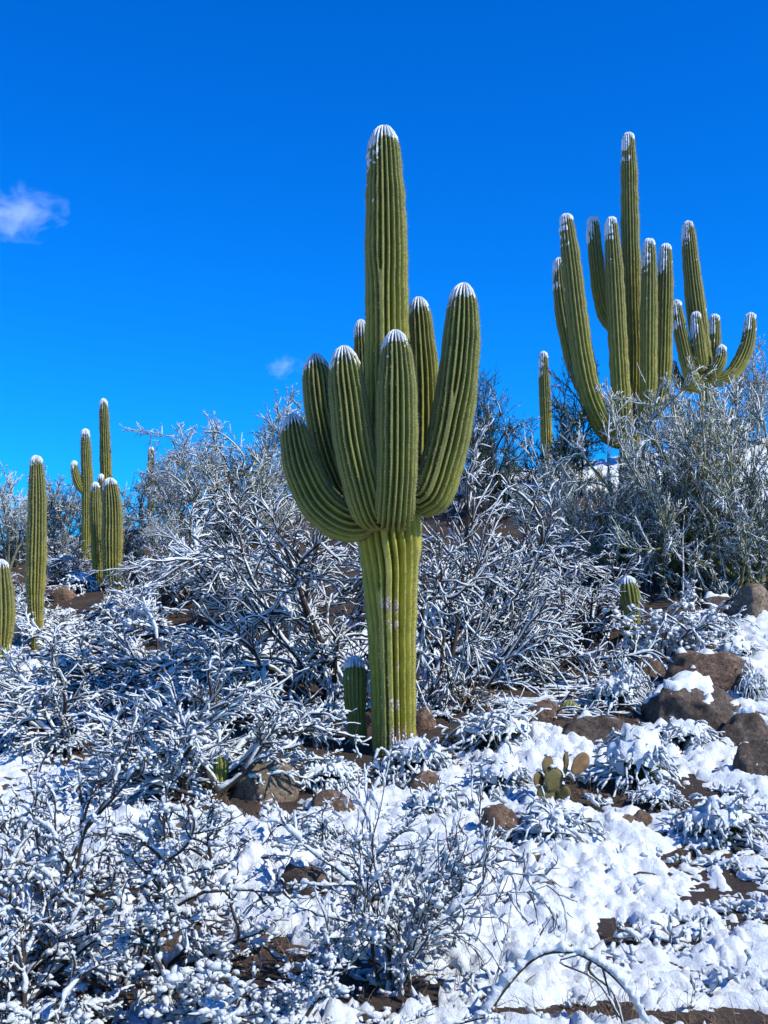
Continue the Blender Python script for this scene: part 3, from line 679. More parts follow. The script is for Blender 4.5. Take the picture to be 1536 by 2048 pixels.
def palo_verde(px, Y, label, w, dp, h, seed, bark='twig_green', th=.010, n0=7, n1=8, n2=10, n3=6, fill=.45, el=(22, 82), name='palo_verde_tree', r0=.036, up=.03, cat='tree', blob=0, group=None):
    rng = np.random.default_rng(seed); b = on_ground(px, Y)
    S = np.zeros((n0, 3)); S[:, :2] = rng.normal(0, .12*w/1.5, (n0, 2)); S[:, 2] = -.1
    D = fan_dirs(rng, n0, *el)
    lv = grow(rng, S, D, 1.0*(.7+.5*rng.random(n0)), np.full(n0, r0)*(.6+.6*rng.random(n0)), [
        dict(K=8, wig=.10, up=.02, taper=.45),
        dict(n=n1, ratio=.62, ang=40, K=6, wig=.12, rr=.40, up=up, taper=.5, **{'from': .15}),
        dict(n=n2, ratio=.50, ang=46, K=3, wig=.14, rr=.40, up=up, taper=.6, rmin=.0045, **{'from': .2}),
        dict(n=n3, ratio=.24, ang=42, K=1, wig=.14, rr=.7, up=up, taper=.5, rmin=.0034, **{'from': .05})])
    lv = fit(lv, w, dp, h)
    root = thing(name, b, label, cat, group)
    t = Acc(); c = Acc(); s = Acc()
    t.add(*tubes(*lv[0], 6)); t.add(*tubes(*lv[1], 4)); c.add(*tubes(*lv[2], 3)); c.add(*tubes(*lv[3], 3))
    s.add(*snow_tubes(rng, *lv[1], th*.8, sub=1, fill=fill*.8, steep=.7, sec=SNOWSEC4))
    s.add(*snow_tubes(rng, *lv[2], th, sub=1, fill=fill, steep=.55, sec=SNOWSEC4)); s.add(*snow_tubes(rng, *lv[3], th*.85, sub=1, fill=fill, steep=.6, lump=.9, sec=SNOWSEC4))
    link('trunk', t.mesh('trunk'), M[bark], root); link('crown', c.mesh('crown'), M[bark], root); link('snow', s.mesh('snow'), M['snow'], root)
    return root

# the wide leafless shrubs right behind the big saguaro
mesquite(850, 11.75, 'wide leafless shrub whose snow lined boughs spread out behind the huge saguaro', 1.95, 1.0, 2.15, 401, n0=12, az=(-80, 115), el=(2, 54), th=.0125, n1=9, n2=9)
mesquite(655, 11.8, 'dark leafless shrub in the shadow of the huge saguaro', 1.85, 1.0, 1.85, 402, n0=12, az=(75, 275), el=(2, 56), th=.0120, n1=8, n2=9)
mesquite(388, 9.0, 'low spreading shrub with thick snow on every twig over a young saguaro', .84, .75, .95, 403, n0=12, el=(12, 75), th=.016, n1=7, n2=8, r0=.028, py=1590)
mesquite(150, 10.4, 'low brushy snow covered shrub below the squat thick saguaro column', .95, .9, .75, 404, n0=12, el=(8, 70), th=.014, n1=7, n2=7, r0=.022)
mesquite(300, 12.6, 'puffy snow laden shrub below the dark boulders', .95, .8, .85, 405, n0=12, el=(10, 80), th=.018, n1=7, n2=7, r0=.022, blob=500)
mpA = mesquite(480, 15.5, 'leafless shrub with pale snowy boughs higher up behind the shaded shrub', 1.35, 1.0, 1.5, 406, n0=11, el=(10, 75), th=.016, n1=7, n2=7, n3=4)
mpB = mesquite(180, 15.0, 'low snowy brush at the feet of the stout saguaro pair', 1.05, .8, .62, 409, n0=11, el=(8, 60), th=.018, n1=6, n2=6, n3=4, r0=.02, blob=200)
def cps(src, px, Y, rz, sc, label): return copy_thing(src, on_ground(px, Y, -.03), R(rz), sc, label)
cps(mpA, 1010, 14.8, 140, (1.1, 1.0, 1.0), 'snowy brush on the slope above the wide leafless shrub')
cps(mpA, 1200, 14.0, 250, (.72, .72, .62), 'twiggy snow lined shrub between the wide leafless shrub and palo verde')
cps(mpB, 60, 11.8, 120, (.78, .8, .8), 'low snowy brush beside the narrow footed saguaro')
cps(mpB, 625, 10.6, 60, (.5, .5, .85), 'small twiggy shrub left of the young barrel shaped saguaro')
cps(mpB, 115, 16.6, 200, (.7, .7, .8), 'low snowy brush behind the narrow footed saguaro')
cps(mpB, 262, 16.2, 300, (.6, .6, .8), 'low snowy brush right of the stout saguaro column')
cps(mpA, 130, 19.4, 30, (.6, .6, .42), 'snowy brush among rocks behind the lone armless saguaro')
cps(mpA, 20, 17.5, 200, (.6, .6, .5), 'snowy brush behind the squat thick saguaro column')
cps(mpA, 360, 17.2, 320, (.7, .7, .6), 'snowy brush beside the grey brown boulder')
mesquite(1335, 12.9, 'rounded puffy white shrub thick with snow beside the brown boulders', .58, .5, .72, 412, n0=14, el=(25, 85), th=.017, n1=6, n2=5, n3=3, r0=.016, blob=500, name='puffy_shrub')

# palo verdes and other brush along the ridge
pvR = palo_verde(1345, 16.2, 'big yellow green palo verde with snowy twigs in front of the tallest saguaro', 1.5, 1.4, 2.6, 421, n0=9, n1=9, n2=15, n3=18, r0=.045, th=.009, fill=.7)
pvA = palo_verde(430, 21.0, 'greyish palo verde with frosted crown beside the hidden saguaro tip', 1.5, 1.3, 1.95, 423, bark='twig_grey', n0=9, n1=8, n2=13, n3=13, th=.0105, fill=.58)
dk = palo_verde(1020, 20.0, 'dark feathery evergreen bush on the ridge below the thin saguaro', 1.1, 1.0, 2.1, 425, bark='twig_dark', n0=10, n1=8, n2=13, n3=12, th=.008, fill=.25, el=(50, 85), name='dark_bush', cat='shrub')
def cp(src, px, Y, rz, sc, label, group=None): return copy_thing(src, on_ground(px, Y), R(rz), sc, label, group)
cp(pvR, 1500, 15.8, 150, (.95, .95, .98), 'spreading palo verde with snowy twigs above the pale tan rock')
pvB = cp(pvA, 560, 22.5, 115, (1, 1, .98), 'grey green palo verde on the ridge behind the huge saguaro arms')
cp(pvR, 1420, 16.7, 60, (.95, .95, .92), 'dense palo verde between the big and spreading palo verdes')
cp(pvR, 1235, 17.2, 250, (.55, .55, .50), 'small palo verde at the foot of the tallest saguaro')
cp(pvA, 500, 20.4, 250, (.9, .9, .8), 'low rounded frosted bush in front of the ridge palo verdes')
cp(pvA, 370, 20.2, 330, (.75, .75, .75), 'rounded frosted bush next to the greyish palo verde')
cp(pvA, 75, 22.0, 160, (.7, .7, .72), 'frosted bush on the skyline behind the lone armless saguaro')
cp(pvA, 20, 21.0, 70, (.75, .75, .82), 'frosted bush on the skyline behind the squat thick saguaro')
cp(pvB, 135, 21.6, 200, (.55, .55, .62), 'frosted bush on the skyline between the lone and paired saguaros')
cp(pvA, 300, 23.0, 150, (.7, .7, .75), 'frosted bush wrapped round the distant saguaro tip')
cp(pvB, 690, 24.0, 40, .8, 'frosted bush hidden behind the trunk of the huge saguaro')
cp(dk, 1130, 21.0, 130, (.9, .9, 1.1), 'dark upright bush between the thin and tallest saguaros')
cp(dk, 955, 21.5, 220, (.6, .6, 1.05), 'dark bush with a feathery top next to the huge saguaro arm')
cp(pvB, 1510, 25.5, 100, (.8, .8, 1.0), 'grey bush on the skyline beyond the stubby armed saguaro')
cp(pvA, 1380, 19.5, 20, (.8, .8, 1.0), 'frosted bush behind the big palo verde')
cp(pvA, 1185, 17.6, 260, (.5, .5, .55), 'low frosted bush beside the foot of the tallest saguaro')
cp(pvB, 1080, 18.0, 310, (.6, .6, .55), 'low frosted bush under the dark feathery bushes')
cp(pvB, 345, 18.5, 10, (.55, .55, .5), 'low frosted bush behind the dark boulders')

# foreground shrubs, heavy with snow
def front_shrub(px, Y, label, w, dp, h, seed, n0, el, th, n1=6, n2=5, n3=3, r0=.013, az=(0, 360), base_r=.08, blob=0, bark='bark', fill=(.92, .88, .75, .42), up=.0, steep=.75, lump=1.1, clot=150):
    rng = np.random.default_rng(seed); b = on_ground(px, Y)
    S = np.zeros((n0, 3)); S[:, :2] = rng.normal(0, base_r, (n0, 2)); S[:, 2] = -.04
    lv = grow(rng, S, fan_dirs(rng, n0, *el, *az), .8*(.6+.7*rng.random(n0)), np.full(n0, r0)*(.6+.7*rng.random(n0)), [
        dict(K=8, wig=.09, up=-.01, taper=.45),
        dict(n=n1, ratio=.6, ang=38, K=6, wig=.11, rr=.55, up=up, taper=.5, **{'from': .2}),
        dict(n=n2, ratio=.52, ang=40, K=5, wig=.12, rr=.55, up=up, taper=.6, rmin=.0030, **{'from': .15}),
        dict(n=n3, ratio=.55, ang=38, K=4, wig=.12, rr=.8, up=up, taper=.6, rmin=.0024, **{'from': .2})])
    lv = fit(lv, w, dp, h)
    lv = [(np.concatenate([p[..., :2], np.maximum(p[..., 2:], (terrain(p[..., 0]+b[0], p[..., 1]+b[1])-b[2])[..., None]+.01-.06*(i == 0))], -1), r) for i, (p, r) in enumerate(lv)]
    return shrub('snowy_shrub', b, label, 'shrub', lv, rng, M[bark], th, fill=fill, thl=[th*1.05, th*.85, th*.68, th*.5], blob=blob, blob_r=th*1.25, sub=(3, 3, 2, 1), steep=steep, sides=(6, 5, 4, 3), lump=lump, clot=clot)
fsA = front_shrub(60, 5.4, 'dense twiggy shrub buried in clotted snow beside the slanting boughs', .55, .5, .95, 501, 9, (25, 85), .023)
fsB = front_shrub(290, 5.6, 'shrub of long slanting boughs heaped with snow beside the bare soil patch', .62, .5, .78, 502, 8, (15, 75), .023)
cps(fsA, 135, 6.6, 130, (1.1, 1, .9), 'shrub with clotted snow behind the dense twiggy shrub')
cps(fsB, 440, 7.2, 200, (.9, .9, .66), 'low snowy shrub in front of the tan rock')
front_shrub(790, 5.5, 'upright shrub of thin dark stems holding snow', .52, .4, .92, 505, 16, (45, 88), .021, n1=5, n2=5, n3=3, up=.03, steep=.5, clot=60, r0=.009)
cps(fsB, 700, 6.9, 70, (.8, .9, .64), 'low snow covered shrub behind the upright thin stemmed shrub')

cps(fsA, 25, 4.75, 250, (.9, .8, .64), 'low snow clotted shrub in front of the dense twiggy shrub')
fsC = front_shrub(330, 4.9, 'low shrub of crossing snow heaped sticks in front of the bare soil patch', .62, .4, .48, 508, 8, (8, 60), .023, n2=5)
cps(fsC, 640, 4.85, 160, (.8, .9, .75), 'low snowy twigs around the foot of the upright thin stemmed shrub')

def bough(Y, rows, twigs, label, th, r0, name='bent_branch', bark='bark', seed=1, cat='branch'):
    """one bough through pixel points at depth Y with hanging or standing twigs"""
    rng = np.random.default_rng(seed); C = np.array([at(x, y, Y+dy) for x, y, dy in rows]); org = C[0].copy()
    n = 31; P = catmull(C, n)[None]-org; r = np.linspace(r0, r0*.3, n)[None]
    lv = [(P, r)]
    for (k, rows2) in twigs:
        c = np.vstack([P[0, k]+org, [at(x, y, Y+dy) for x, y, dy in rows2]]); p = catmull(c, 13)[None]-org
        lv.append((p, np.linspace(r0*.4, r0*.2, 13)[None]))
    root = thing(name, org, label, cat); a = Acc(); s_ = Acc()
    for i, (p, r) in enumerate(lv):
        a.add(*tubes(p, r, 5)); s_.add(*snow_tubes(rng, p, r, th if i == 0 else th*.35, sub=3, fill=.97 if i == 0 else .5, lump=.45, steep=.75))
    link('stem', a.mesh('stem'), M[bark], root); link('snow', s_.mesh('snow'), M['snow'], root)
bough(5.1, [(958, 2060, 0), (1010, 1975, 0), (1075, 1912, 0), (1145, 1905, 0), (1205, 1935, 0), (1255, 1985, 0), (1292, 2046, -.05)],
      [(16, [(1120, 1925, -.03), (1190, 1960, -.05), (1240, 2035, -.05)]), (20, [(1215, 1975, .04), (1235, 2040, .04)]), (18, [(1180, 1945, .05), (1225, 1985, .08), (1250, 2060, .08)]), (8, [(1080, 1870, .1), (1105, 1830, .1)])],
      'slender bent branch arching over under a thick ridge of snow', .034, .013, seed=601)
bough(5.3, [(965, 2035, .1), (1000, 1930, .1), (1020, 1830, .12), (1027, 1730, .15)], [(12, [(985, 1850, .1), (970, 1740, .1)]), (15, [(1000, 1800, .2), (985, 1700, .2)])],
      'bare thin upright whip next to the arching bent branch', .006, .005, seed=602, name='thin_sapling')
bough(15.2, [(1366, 1200, 0), (1367, 1140, 0), (1366, 1080, 0), (1369, 1030, 0)], [(12, [(1345, 1085, 0), (1330, 1050, 0)]), (17, [(1385, 1085, 0), (1400, 1060, 0)]), (22, [(1352, 1060, .1), (1345, 1020, .1)])],
      'thin pale dead sapling standing before the big palo verde', .008, .012, seed=603, name='dead_sapling', bark='straw', cat='sapling')

# ------------------------------------------------------------------ rocks
import bmesh
def ico(sub):
    bm = bmesh.new(); bmesh.ops.create_icosphere(bm, subdivisions=sub, radius=1.0)
    V = np.array([v.co[:] for v in bm.verts]); F = np.array([[v.index for v in f.verts] for f in bm.faces]); bm.free(); return V, F
IV, IF = ico(5); IV4, IF4 = ico(4)
def rock(px, py, w, h, label, seed, m='rock_brown', snow=0.0, deep=.8, tilt=0, name='boulder', group=None):
    """py = lower edge in the picture, w and h = visible size in px"""
    rng = np.random.default_rng(seed); b = ground_at(px, py-3); k = ppm(b[1]); b[1] += w/k*.3*deep; b[2] = float(terrain(np.array(b[0]), np.array(b[1])))
    V = IV.copy() if w > 100 else IV4.copy(); F = IF if w > 100 else IF4
    for _ in range(15):
        n = nrm(rng.normal(0, 1, 3)*np.array([1, 1, .9])); d = rng.uniform(.66, .96); ex = V@n-d
        V = V-np.maximum(ex, 0)[:, None]*n*.95
    V = V*(1+.30*(fbm(V, 1.4, 3, seed)-.5)[:, None]+.17*(fbm(V, 4.5, 4, seed+2)-.5)[:, None])
    hz = max(h*1.25, w*.42)
    sz = np.array([w*.55, w*.5*deep, h*1.3])/k
    V = V*sz
    a = R(tilt); V = np.column_stack([V[:, 0]*math.cos(a)-V[:, 2]*math.sin(a), V[:, 1], V[:, 0]*math.sin(a)+V[:, 2]*math.cos(a)])
    # top sits h above the lower edge in view
    top = V[:, 2].max(); V[:, 2] += h/k*1.0-top+.02
    o = link(name, mesh_np(name, V, None, F), M[m], None, b); tag(o, label, 'rock', group)
    if snow > 0:
        me = o.data; N = np.zeros(len(V)*3, np.float32); me.vertices.foreach_get('normal', N); N = N.reshape(-1, 3)
        sc = (N[:, 2]-(.95-snow*.6))*2.2+2.0*(fbm(V+b, 7, 3, seed+5)-.5)-.25+.2*(N@WIND)
        t = .045*sstep(0, .6, sc)*(.7+.6*fbm(V+b, 20, 2, seed)); S = np.where((t > .001)[:, None], V+np.array([0, 0, 1.0])*t[:, None]+N*t[:, None]*.4, V-N*.015)
        f = F[(t[F] > .001).any(1)]
        if len(f):
            u = np.unique(f); mp = np.full(len(V), -1); mp[u] = np.arange(len(u)); tag(link('snow', mesh_np('snow', S[u], None, mp[f]), M['snow'], o), kind='stuff')
    return o
ROCKS = [
 (1412, 1390, 190, 84, 'large rounded brown boulder above the snow draped dark one', 'rock_brown', .25, 5),
 (1402, 1462, 185, 88, 'angular dark boulder under a thick band of snow', 'rock_dark', .45, -6),
 (1510, 1492, 110, 62, 'dark boulder just below the angular dark boulder with snow', 'rock_dark', .2, 0),
 (1520, 1572, 110, 84, 'dark brown boulder beside the tall drooping plant with snowy fingers', 'rock_dark', .1, 4),
 (1203, 1502, 150, 58, 'low smooth dark rock sunk in snow', 'rock_dark', .15, 8),
 (1292, 1368, 78, 50, 'small brown rock next to the large rounded boulder', 'rock_brown', .2, -8),
 (1125, 1284, 80, 44, 'brown rock half hidden by the wide leafless shrub', 'rock_brown', .3, 0),
 (1508, 1236, 84, 66, 'pale tan rock under the spreading palo verde', 'rock_tan', .1, 6),
 (1440, 1232, 70, 34, 'flat dark rock next to the pale tan rock', 'rock_dark', .2, 0),
 (1090, 1444, 74, 36, 'grey rock beside the tiny round barrel cactus', 'rock_brown', .1, 0),
 (1002, 1682, 90, 64, 'reddish brown rock in the snow below the prickly pear', 'rock_brown', .35, 10),
 (850, 1586, 78, 36, 'flat brown stone in front of the huge saguaro', 'rock_brown', .1, 0),
 (668, 1634, 82, 44, 'small brown rock in front of a smooth snow mound', 'rock_brown', .3, 0),
 (522, 1604, 126, 74, 'brown rounded rock beside the shaded young saguaro', 'rock_tan', .1, -5),
 (366, 1708, 64, 64, 'rough tan rock showing between snowy twigs', 'rock_tan', .3, 0),
 (846, 1462, 52, 44, 'grey stone leaning against the foot of the huge saguaro', 'rock_brown', .05, 0),
 (1285, 1658, 42, 26, 'small brown stone in the open snow', 'rock_brown', .2, 0),
 (1075, 1738, 54, 22, 'flat stone poking out of the open snow', 'rock_brown', .4, 0),
 (606, 1792, 88, 54, 'dark rock behind the upright thin stemmed shrub', 'rock_dark', .4, 0),
 (1090, 1800, 60, 26, 'low dark stone nearly buried in the snow', 'rock_dark', .5, 0),
 (290, 1112, 108, 48, 'dark boulder on the ridge beside the stout saguaro', 'rock_dark', .1, 0),
 (300, 1138, 62, 44, 'grey brown boulder in front of the dark ridge boulder', 'rock_brown', .1, 0),
 (296, 1152, 74, 18, 'flat reddish stone below the ridge boulders', 'rock_brown', .1, 0),
 (160, 1160, 50, 32, 'brown rock between the lone saguaro and the pair', 'rock_brown', .1, 0),
 (128, 1148, 60, 36, 'dark rock behind the narrow footed saguaro', 'rock_dark', .1, 0),
 (112, 1206, 66, 32, 'rusty brown rock beside the narrow footed saguaro', 'rock_brown', .3, 0),
 (250, 1212, 46, 30, 'rusty stone at the foot of the stout saguaro', 'rock_brown', .2, 0),
 (128, 1330, 76, 42, 'brown rock in the low snowy brush', 'rock_brown', .4, 0),
 (152, 1372, 80, 54, 'tan rock in the low snowy brush', 'rock_tan', .4, 0),
 (1255, 1660, 40, 20, 'little stone next to the small brown stone in the snow', 'rock_brown', .2, 0),
]
for i, (px, py, w, h, lb, m, sn, tl) in enumerate(ROCKS): rock(px, py, w*1.05, h*.86, lb, 700+i*3, m, sn, .85, tl)

# ------------------------------------------------------------------ drooping low plants under snow
def clump(px, py, w, h, label, seed, n=120, th=.016, mt='leaf', fill=.9, name='drooping_plant', cap=True):
    """dome of leafy stems; snow mat on top breaking up into drooping fingers at the rim"""
    rng = np.random.default_rng(seed); b = ground_at(px, py); k = ppm(b[1]); b = b+np.array([0, w/k*.22, 0]); b[2] = float(terrain(np.array(b[0]), np.array(b[1])))
    a_, c_, hh = w*.40/k, w*.34/k, h*.86/k
    d = fan_dirs(rng, n, -4, 84)[rng.permutation(n)]; P0 = d*np.array([a_, c_, hh])*(.55+.35*rng.random((n, 1)))*(1+.25*(fbm(d, 2.5, 2, seed)-.5)[:, None]*2)
    D = nrm(d*np.array([1, 1, .15])+np.array([0, 0, .12])+rng.normal(0, .22, (n, 3)))
    lv = grow(rng, P0, D, a_*(.35+.35*rng.random(n)), np.full(n, .005), [dict(K=5, wig=.09, up=-.22, taper=.6), dict(n=2, ratio=.6, ang=34, K=3, wig=.1, rr=.8, up=-.2, taper=.6, rmin=.004, **{'from': .1})])
    st = np.stack([P0*np.array([.15, .15, 0]), P0*np.array([.6, .6, .75]), P0], 1)
    root = thing(name, b, label, 'plant'); a = Acc(); s = Acc()
    a.add(*tubes(st, np.full((n, 3), .005), 3))
    for i, (p, r) in enumerate(lv):
        a.add(*tubes(p, r*1.3, 3)); s.add(*snow_tubes(rng, p, r, th*(1.25 if i == 0 else .95), sub=2 if i == 0 else 1, fill=fill, steep=.25, lump=.7, sec=SNOWSEC4))
    # leaf sprays inside
    m = 260; q = P0[rng.integers(0, n, m)]*(.4+.5*rng.random((m, 1))); dd = nrm(rng.normal(0, 1, (m, 3))+np.array([0, 0, -.3])); a.add(*tubes(np.stack([q, q+dd*a_*.14, q+dd*a_*.24], 1), np.tile([.003, .007, .001], (m, 1)), 3))
    if cap:
        V = IV4.copy(); nn = fbm(V*2.2+seed, 2.0, 3, seed)-.5; n2 = fbm(V*3+seed, 4.5, 2, seed+4)-.5
        V = V*np.array([a_*.86, c_*.86, hh*.98])*(1+.55*nn+.4*n2)[:, None]; keep = (V[:, 2] > hh*.30*(1+1.6*n2))[IF4].all(1); s.add(V, None, IF4[keep])
    link('stems', a.mesh('stems'), M[mt], root); link('snow', s.mesh('snow'), M['snow'], root)
    return root
CL = [
 (835, 1560, 170, 78, 'drooping plant bowed by snow at the foot of the huge saguaro'),
 (1285, 1585, 190, 130, 'tall drooping plant with snowy fingers between dark boulders'),
 (1000, 1500, 210, 66, 'snow topped plant mat on the slope right of the huge saguaro'),
 (1455, 1690, 200, 90, 'drooping plant mound in open snow below the dark brown boulder'),
 (650, 1580, 170, 52, 'smooth snow mound over a low plant near the brown rounded rock'),
 (1230, 1420, 140, 60, 'snowy plant between the small brown rock and barrel cactus'),
 (1480, 1330, 120, 60, 'snowy plant behind the large rounded brown boulder'),
 (1260, 1400, 100, 70, 'snow fingered plant beside the angular dark boulder'),
 (1380, 1500, 150, 54, 'snow draped plant under the angular dark boulder'),
 (940, 1420, 130, 44, 'brown plant thinly dusted with snow right of the huge saguaro'),
 (1420, 1270, 120, 50, 'snowy plant on the slope beside the puffy white shrub'),
 (1010, 1590, 150, 74, 'snow heaped plant beside the prickly pear'),
 (1110, 1700, 220, 70, 'broad snow mound over plants below the reddish brown rock'),
 (1320, 1620, 120, 44, 'low snowy plant under the tall drooping plant'),
 (870, 1640, 160, 54, 'snow covered plant below the flat brown stone'),
 (620, 1690, 150, 60, 'snow covered plant left of the small brown rock'),
 (1180, 1340, 150, 44, 'snow dusted plant under the wide leafless shrub'),
 (1510, 1400, 70, 60, 'small snowy plant wedged between the large rounded and dark boulders'),
 (70, 1290, 130, 50, 'snow covered plant beside the squat thick saguaro column'),
 (250, 1250, 150, 60, 'snow covered plant below the stout saguaro'),
 (160, 1185, 90, 40, 'snow covered plant in front of the rusty rock'),
]
CLP = {}
for i, (px, py, w, h, lb) in enumerate(CL):
    dusty = 'dust' in lb; key = ('dusty', 0) if dusty else ('snowy', i % 5)
    if key not in CLP:
        CLP[key] = (clump(px, py, w, h, lb, 800+i, n=110, th=.009 if dusty else .0165, mt='straw' if dusty else 'leaf', fill=.5 if dusty else .92, cap=not dusty), w/ppm(ground_at(px, py)[1]), h/ppm(ground_at(px, py)[1]))
    else:
        src, w0, h0_ = CLP[key]; b = ground_at(px, py); k = ppm(b[1]); b[1] += w/k*.22; b[2] = float(terrain(np.array(b[0]), np.array(b[1])))
        copy_thing(src, b, R(i*67), (w/k/w0, w/k/w0, h/k/h0_), lb)

# prickly pear
def prickly_pear(px, py, label, seed):
    rng = np.random.default_rng(seed); b = ground_at(px, py); k = ppm(b[1]); Y = b[1]
    root = thing('prickly_pear', b, label, 'cactus')
    for i, (x, y, w, h, rot, yaw, age) in enumerate([(1107, 1560, 40, 50, 5, 15, .2), (1096, 1532, 34, 40, -14, 40, .4), (1132, 1526, 30, 46, 16, 66, .5), (1160, 1528, 34, 52, 48, 25, 1.0), (1078, 1562, 34, 40, -25, 55, .5), (1120, 1590, 40, 44, 20, -20, .2), (1092, 1592, 36, 40, -8, 10, .3)]):
        th_ = np.linspace(0, 2*np.pi, 28, endpoint=False); ring = np.linspace(0, 1, 7)
        V = []
        for sgn in (1, -1):
            for q in ring[:-1] if sgn == 1 else ring[:-1]:
                rr = math.sqrt(max(1-q*q, 0)) if q < 1 else 0
                ox = np.cos(th_)*(1+.18*np.sin(th_))*w*.5*rr; oz = np.sin(th_)*h*.5*rr
                V.append(np.column_stack([ox, np.full(28, sgn*q*5.0), oz]))
        A = np.vstack(V[5:0:-1]+V[0:1]+V[7:12]); nrow = 11
        A[:, 1] += (vnoise(A+seed*3+i*9, .08, 3)-.5)*5
        A = A/k; a = -R(rot); A = np.column_stack([A[:, 0]*math.cos(a)-A[:, 2]*math.sin(a), A[:, 1], A[:, 0]*math.sin(a)+A[:, 2]*math.cos(a)])
        c = R(yaw); A = np.column_stack([A[:, 0]*math.cos(c)-A[:, 1]*math.sin(c), A[:, 0]*math.sin(c)+A[:, 1]*math.cos(c), A[:, 2]])
        org = at(x, y, Y+.02*(i % 3)-.02)-b; A = A+org; q = cyl_quads(nrow, 28)
        ends = [[j for j in range(28)][::-1], [(nrow-1)*28+j for j in range(28)]]
        cen = np.array([A[:28].mean(0), A[-28:].mean(0)]); n0 = len(A); A = np.vstack([A, cen])
        t = [(j, n0, (j+1) % 28) for j in range(28)]+[((nrow-1)*28+j, (nrow-1)*28+(j+1) % 28, n0+1) for j in range(28)]
        p = link('pad', mesh_np('pad', A, q, t, attrs={'age': np.full(len(A), age), 'ridge': np.zeros(len(A)), 'wear': np.full(len(A), .15)}), M['pad'], root)
        # needles from areoles over both faces
        ii = rng.integers(0, n0, 70); P = A[ii]; d = nrm(rng.normal(0, 1, (70, 3))+(P-org)*4); sd = nrm(np.cross(d, rng.normal(0, 1, (70, 3))))*.0012
        Vn = np.stack([P-sd, P+sd, P+d*.03], 1).reshape(-1, 3); tag(link('spines', mesh_np('spines', Vn, None, np.arange(210).reshape(-1, 3), False), M['spine'], p), kind='stuff')
        if i in (0, 1, 2, 4, 6):
            topv = A[np.argsort(-A[:n0, 2])[:10]]; Vb, tb = blobs(rng, topv[rng.integers(0, 10, 5)]+np.array([0, 0, .004]), .018*(.7+.5*rng.random(5)), .6)
            tag(link('snow', mesh_np('snow', Vb, None, tb), M['snow'], p), kind='stuff')
prickly_pear(1108, 1608, 'olive prickly pear with flat pads poking out of the snow', 900)

# ------------------------------------------------------------------ uncountable ground cover: snowy tufts, dry grass, gravel
def slope_points(rng, n, y0, y1, keep):
    Y = y0*(y1/y0)**rng.random(n*4); X = (rng.random(n*4)*2-1)*(Y*.36+.6)
    m = keep(X, Y, rng); X, Y = X[m][:n], Y[m][:n]
    return np.column_stack([X, Y, terrain(X, Y)])
def cover():
    rng = np.random.default_rng(950)
    P = slope_points(rng, 380, 5.0, 21, lambda X, Y, g: bare_field(X, Y) < .25+g.random(len(X))*.6)
    m = 8; n = len(P)*m; S = np.repeat(P, m, 0)+np.column_stack([rng.normal(0, .05, (n, 2)), np.full(n, -.01)])
    L = np.repeat(.05+.07*rng.random(len(P)), m)*(.6+.7*rng.random(n)); b0 = np.zeros(3)
    lv = grow(rng, S, fan_dirs(rng, n, 5, 60)[rng.permutation(n)], L, np.full(n, .004), [dict(K=4, wig=.12, up=-.15, taper=.6), dict(n=2, ratio=.55, ang=42, K=2, wig=.1, rr=.9, up=-.1, taper=.6, rmin=.003)])
    a = Acc(); s_ = Acc()
    for p, r in lv:
        p[..., 2] = np.maximum(p[..., 2], terrain(p[..., 0], p[..., 1])+.005); a.add(*tubes(p[:, ::2], r[:, ::2], 3)); s_.add(*snow_tubes(rng, p, r, .024, sub=1, fill=.85, steep=.35, lump=.7, sec=SNOWSEC4))
    tag(link('low_plants', a.mesh('low_plants'), M['leaf']), 'low dry ground cover plants poking through the snow', 'plants', kind='stuff')
    tag(link('snow_tufts', s_.mesh('snow_tufts'), M['snow']), 'small snow lumps sitting on the ground cover', 'snow', kind='stuff')
    # dry grass on the bare soil
    P = slope_points(rng, 800, 5.0, 17, lambda X, Y, g: bare_field(X, Y) > .45+g.random(len(X))*.5)
    m = 7; n = len(P)*m; S = np.repeat(P, m, 0)+np.column_stack([rng.normal(0, .06, (n, 2)), np.full(n, -.01)])
    lv = grow(rng, S, fan_dirs(rng, n, 8, 75)[rng.permutation(n)], .05+.14*rng.random(n), np.full(n, .0022), [dict(K=3, wig=.16, up=-.1, taper=.3)])
    tag(link('dry_grass', (lambda A: (A.add(*tubes(*lv[0], 3)), A.mesh('dry_grass'))[1])(Acc()), M['straw']), 'brown dry grass and litter on the bare soil', 'grass', kind='stuff')
    P = slope_points(rng, 1500, 4.8, 16, lambda X, Y, g: bare_field(X, Y) > .3+g.random(len(X))*.5)
    V, t = blobs(rng, P, .008+.03*rng.random(len(P))**3, .6, .15)
    tag(link('gravel', mesh_np('gravel', V, None, t, False), M['rock_brown']), 'loose gravel and pebbles on the bare soil', 'gravel', kind='stuff')
cover()

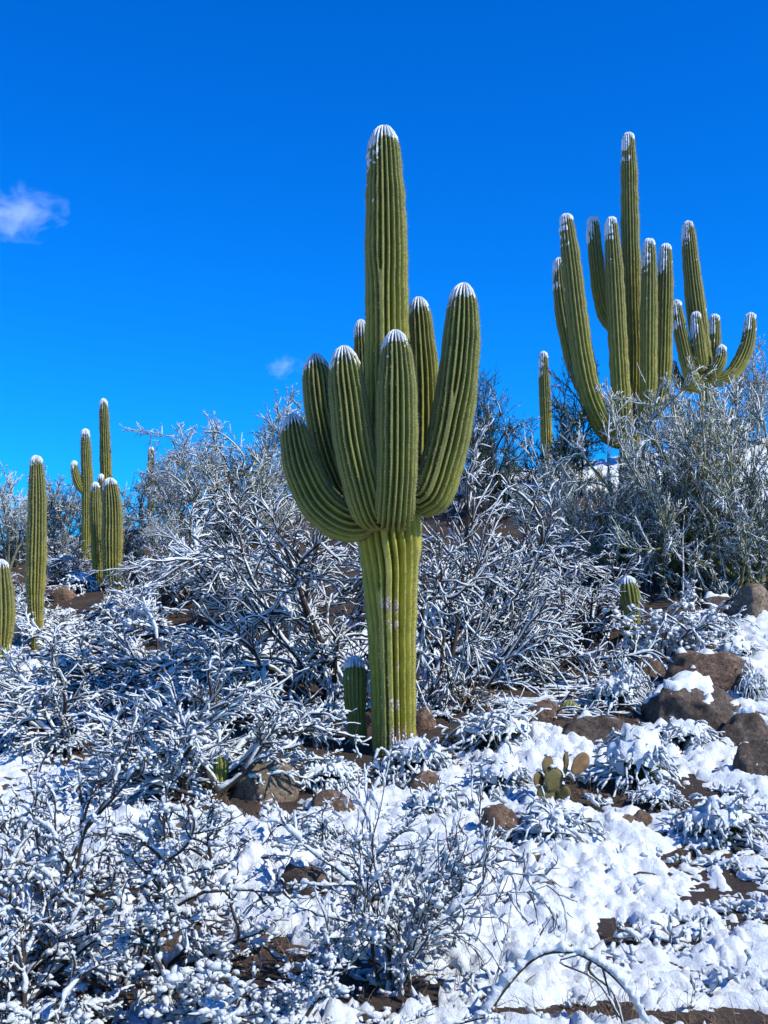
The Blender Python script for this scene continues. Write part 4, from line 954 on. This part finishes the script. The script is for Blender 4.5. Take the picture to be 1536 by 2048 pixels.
# ------------------------------------------------------------------ two faint wisps of cloud
def cloud(px, py, wpx, hpx, Y, label, seed, dens):
    c = at(px, py, Y); k = FPX/Y; V = IV4*(1+.5*(fbm(IV4, 1.3, 3, seed)-.5)[:, None])*np.array([wpx*.5, wpx*.4, hpx*.5])/k
    m = bpy.data.materials.new('cloud_vapour'); m.use_nodes = True; nt = m.node_tree; nt.nodes.clear()
    out = nt.nodes.new('ShaderNodeOutputMaterial'); pv = nd(nt, 'ShaderNodeVolumePrincipled', Color=(1, 1, 1, 1), Anisotropy=-.25)
    tc = nt.nodes.new('ShaderNodeTexCoord'); mp = nd(nt, 'ShaderNodeMapping'); mp.inputs['Scale'].default_value = (2*k/wpx, 2.5*k/wpx, 2*k/hpx); nt.links.new(tc.outputs['Object'], mp.inputs[0])
    ln = nd(nt, 'ShaderNodeVectorMath', operation='LENGTH'); nt.links.new(mp.outputs[0], ln.inputs[0])
    nz = nd(nt, 'ShaderNodeTexNoise', Scale=1.7, Detail=5, Roughness=.6, Distortion=.8); nt.links.new(mp.outputs[0], nz.inputs['Vector'])
    a = nd(nt, 'ShaderNodeMath', operation='MULTIPLY_ADD'); nt.links.new(ln.outputs['Value'], a.inputs[0]); a.inputs[1].default_value = -.55
    a2 = nd(nt, 'ShaderNodeMath', operation='MULTIPLY_ADD'); nt.links.new(nz.outputs[0], a2.inputs[0]); a2.inputs[1].default_value = 1.6; a2.inputs[2].default_value = -.45; nt.links.new(a2.outputs[0], a.inputs[2])
    mx = nd(nt, 'ShaderNodeMath', operation='MULTIPLY', use_clamp=False); mm_ = nd(nt, 'ShaderNodeMath', operation='MAXIMUM'); nt.links.new(a.outputs[0], mm_.inputs[0]); mm_.inputs[1].default_value = 0
    nt.links.new(mm_.outputs[0], mx.inputs[0]); mx.inputs[1].default_value = dens; nt.links.new(mx.outputs[0], pv.inputs['Density']); nt.links.new(pv.outputs[0], out.inputs['Volume'])
    o = link('cloud', mesh_np('cloud', V, None, IF4), m, None, c); tag(o, label, 'cloud', kind=None)
cloud(40, 425, 230, 130, 400, 'larger faint wisp of white cloud high in the blue sky', 31, .085)
cloud(566, 732, 90, 64, 420, 'tiny faint puff of cloud low in the sky beside the huge saguaro', 34, .09)
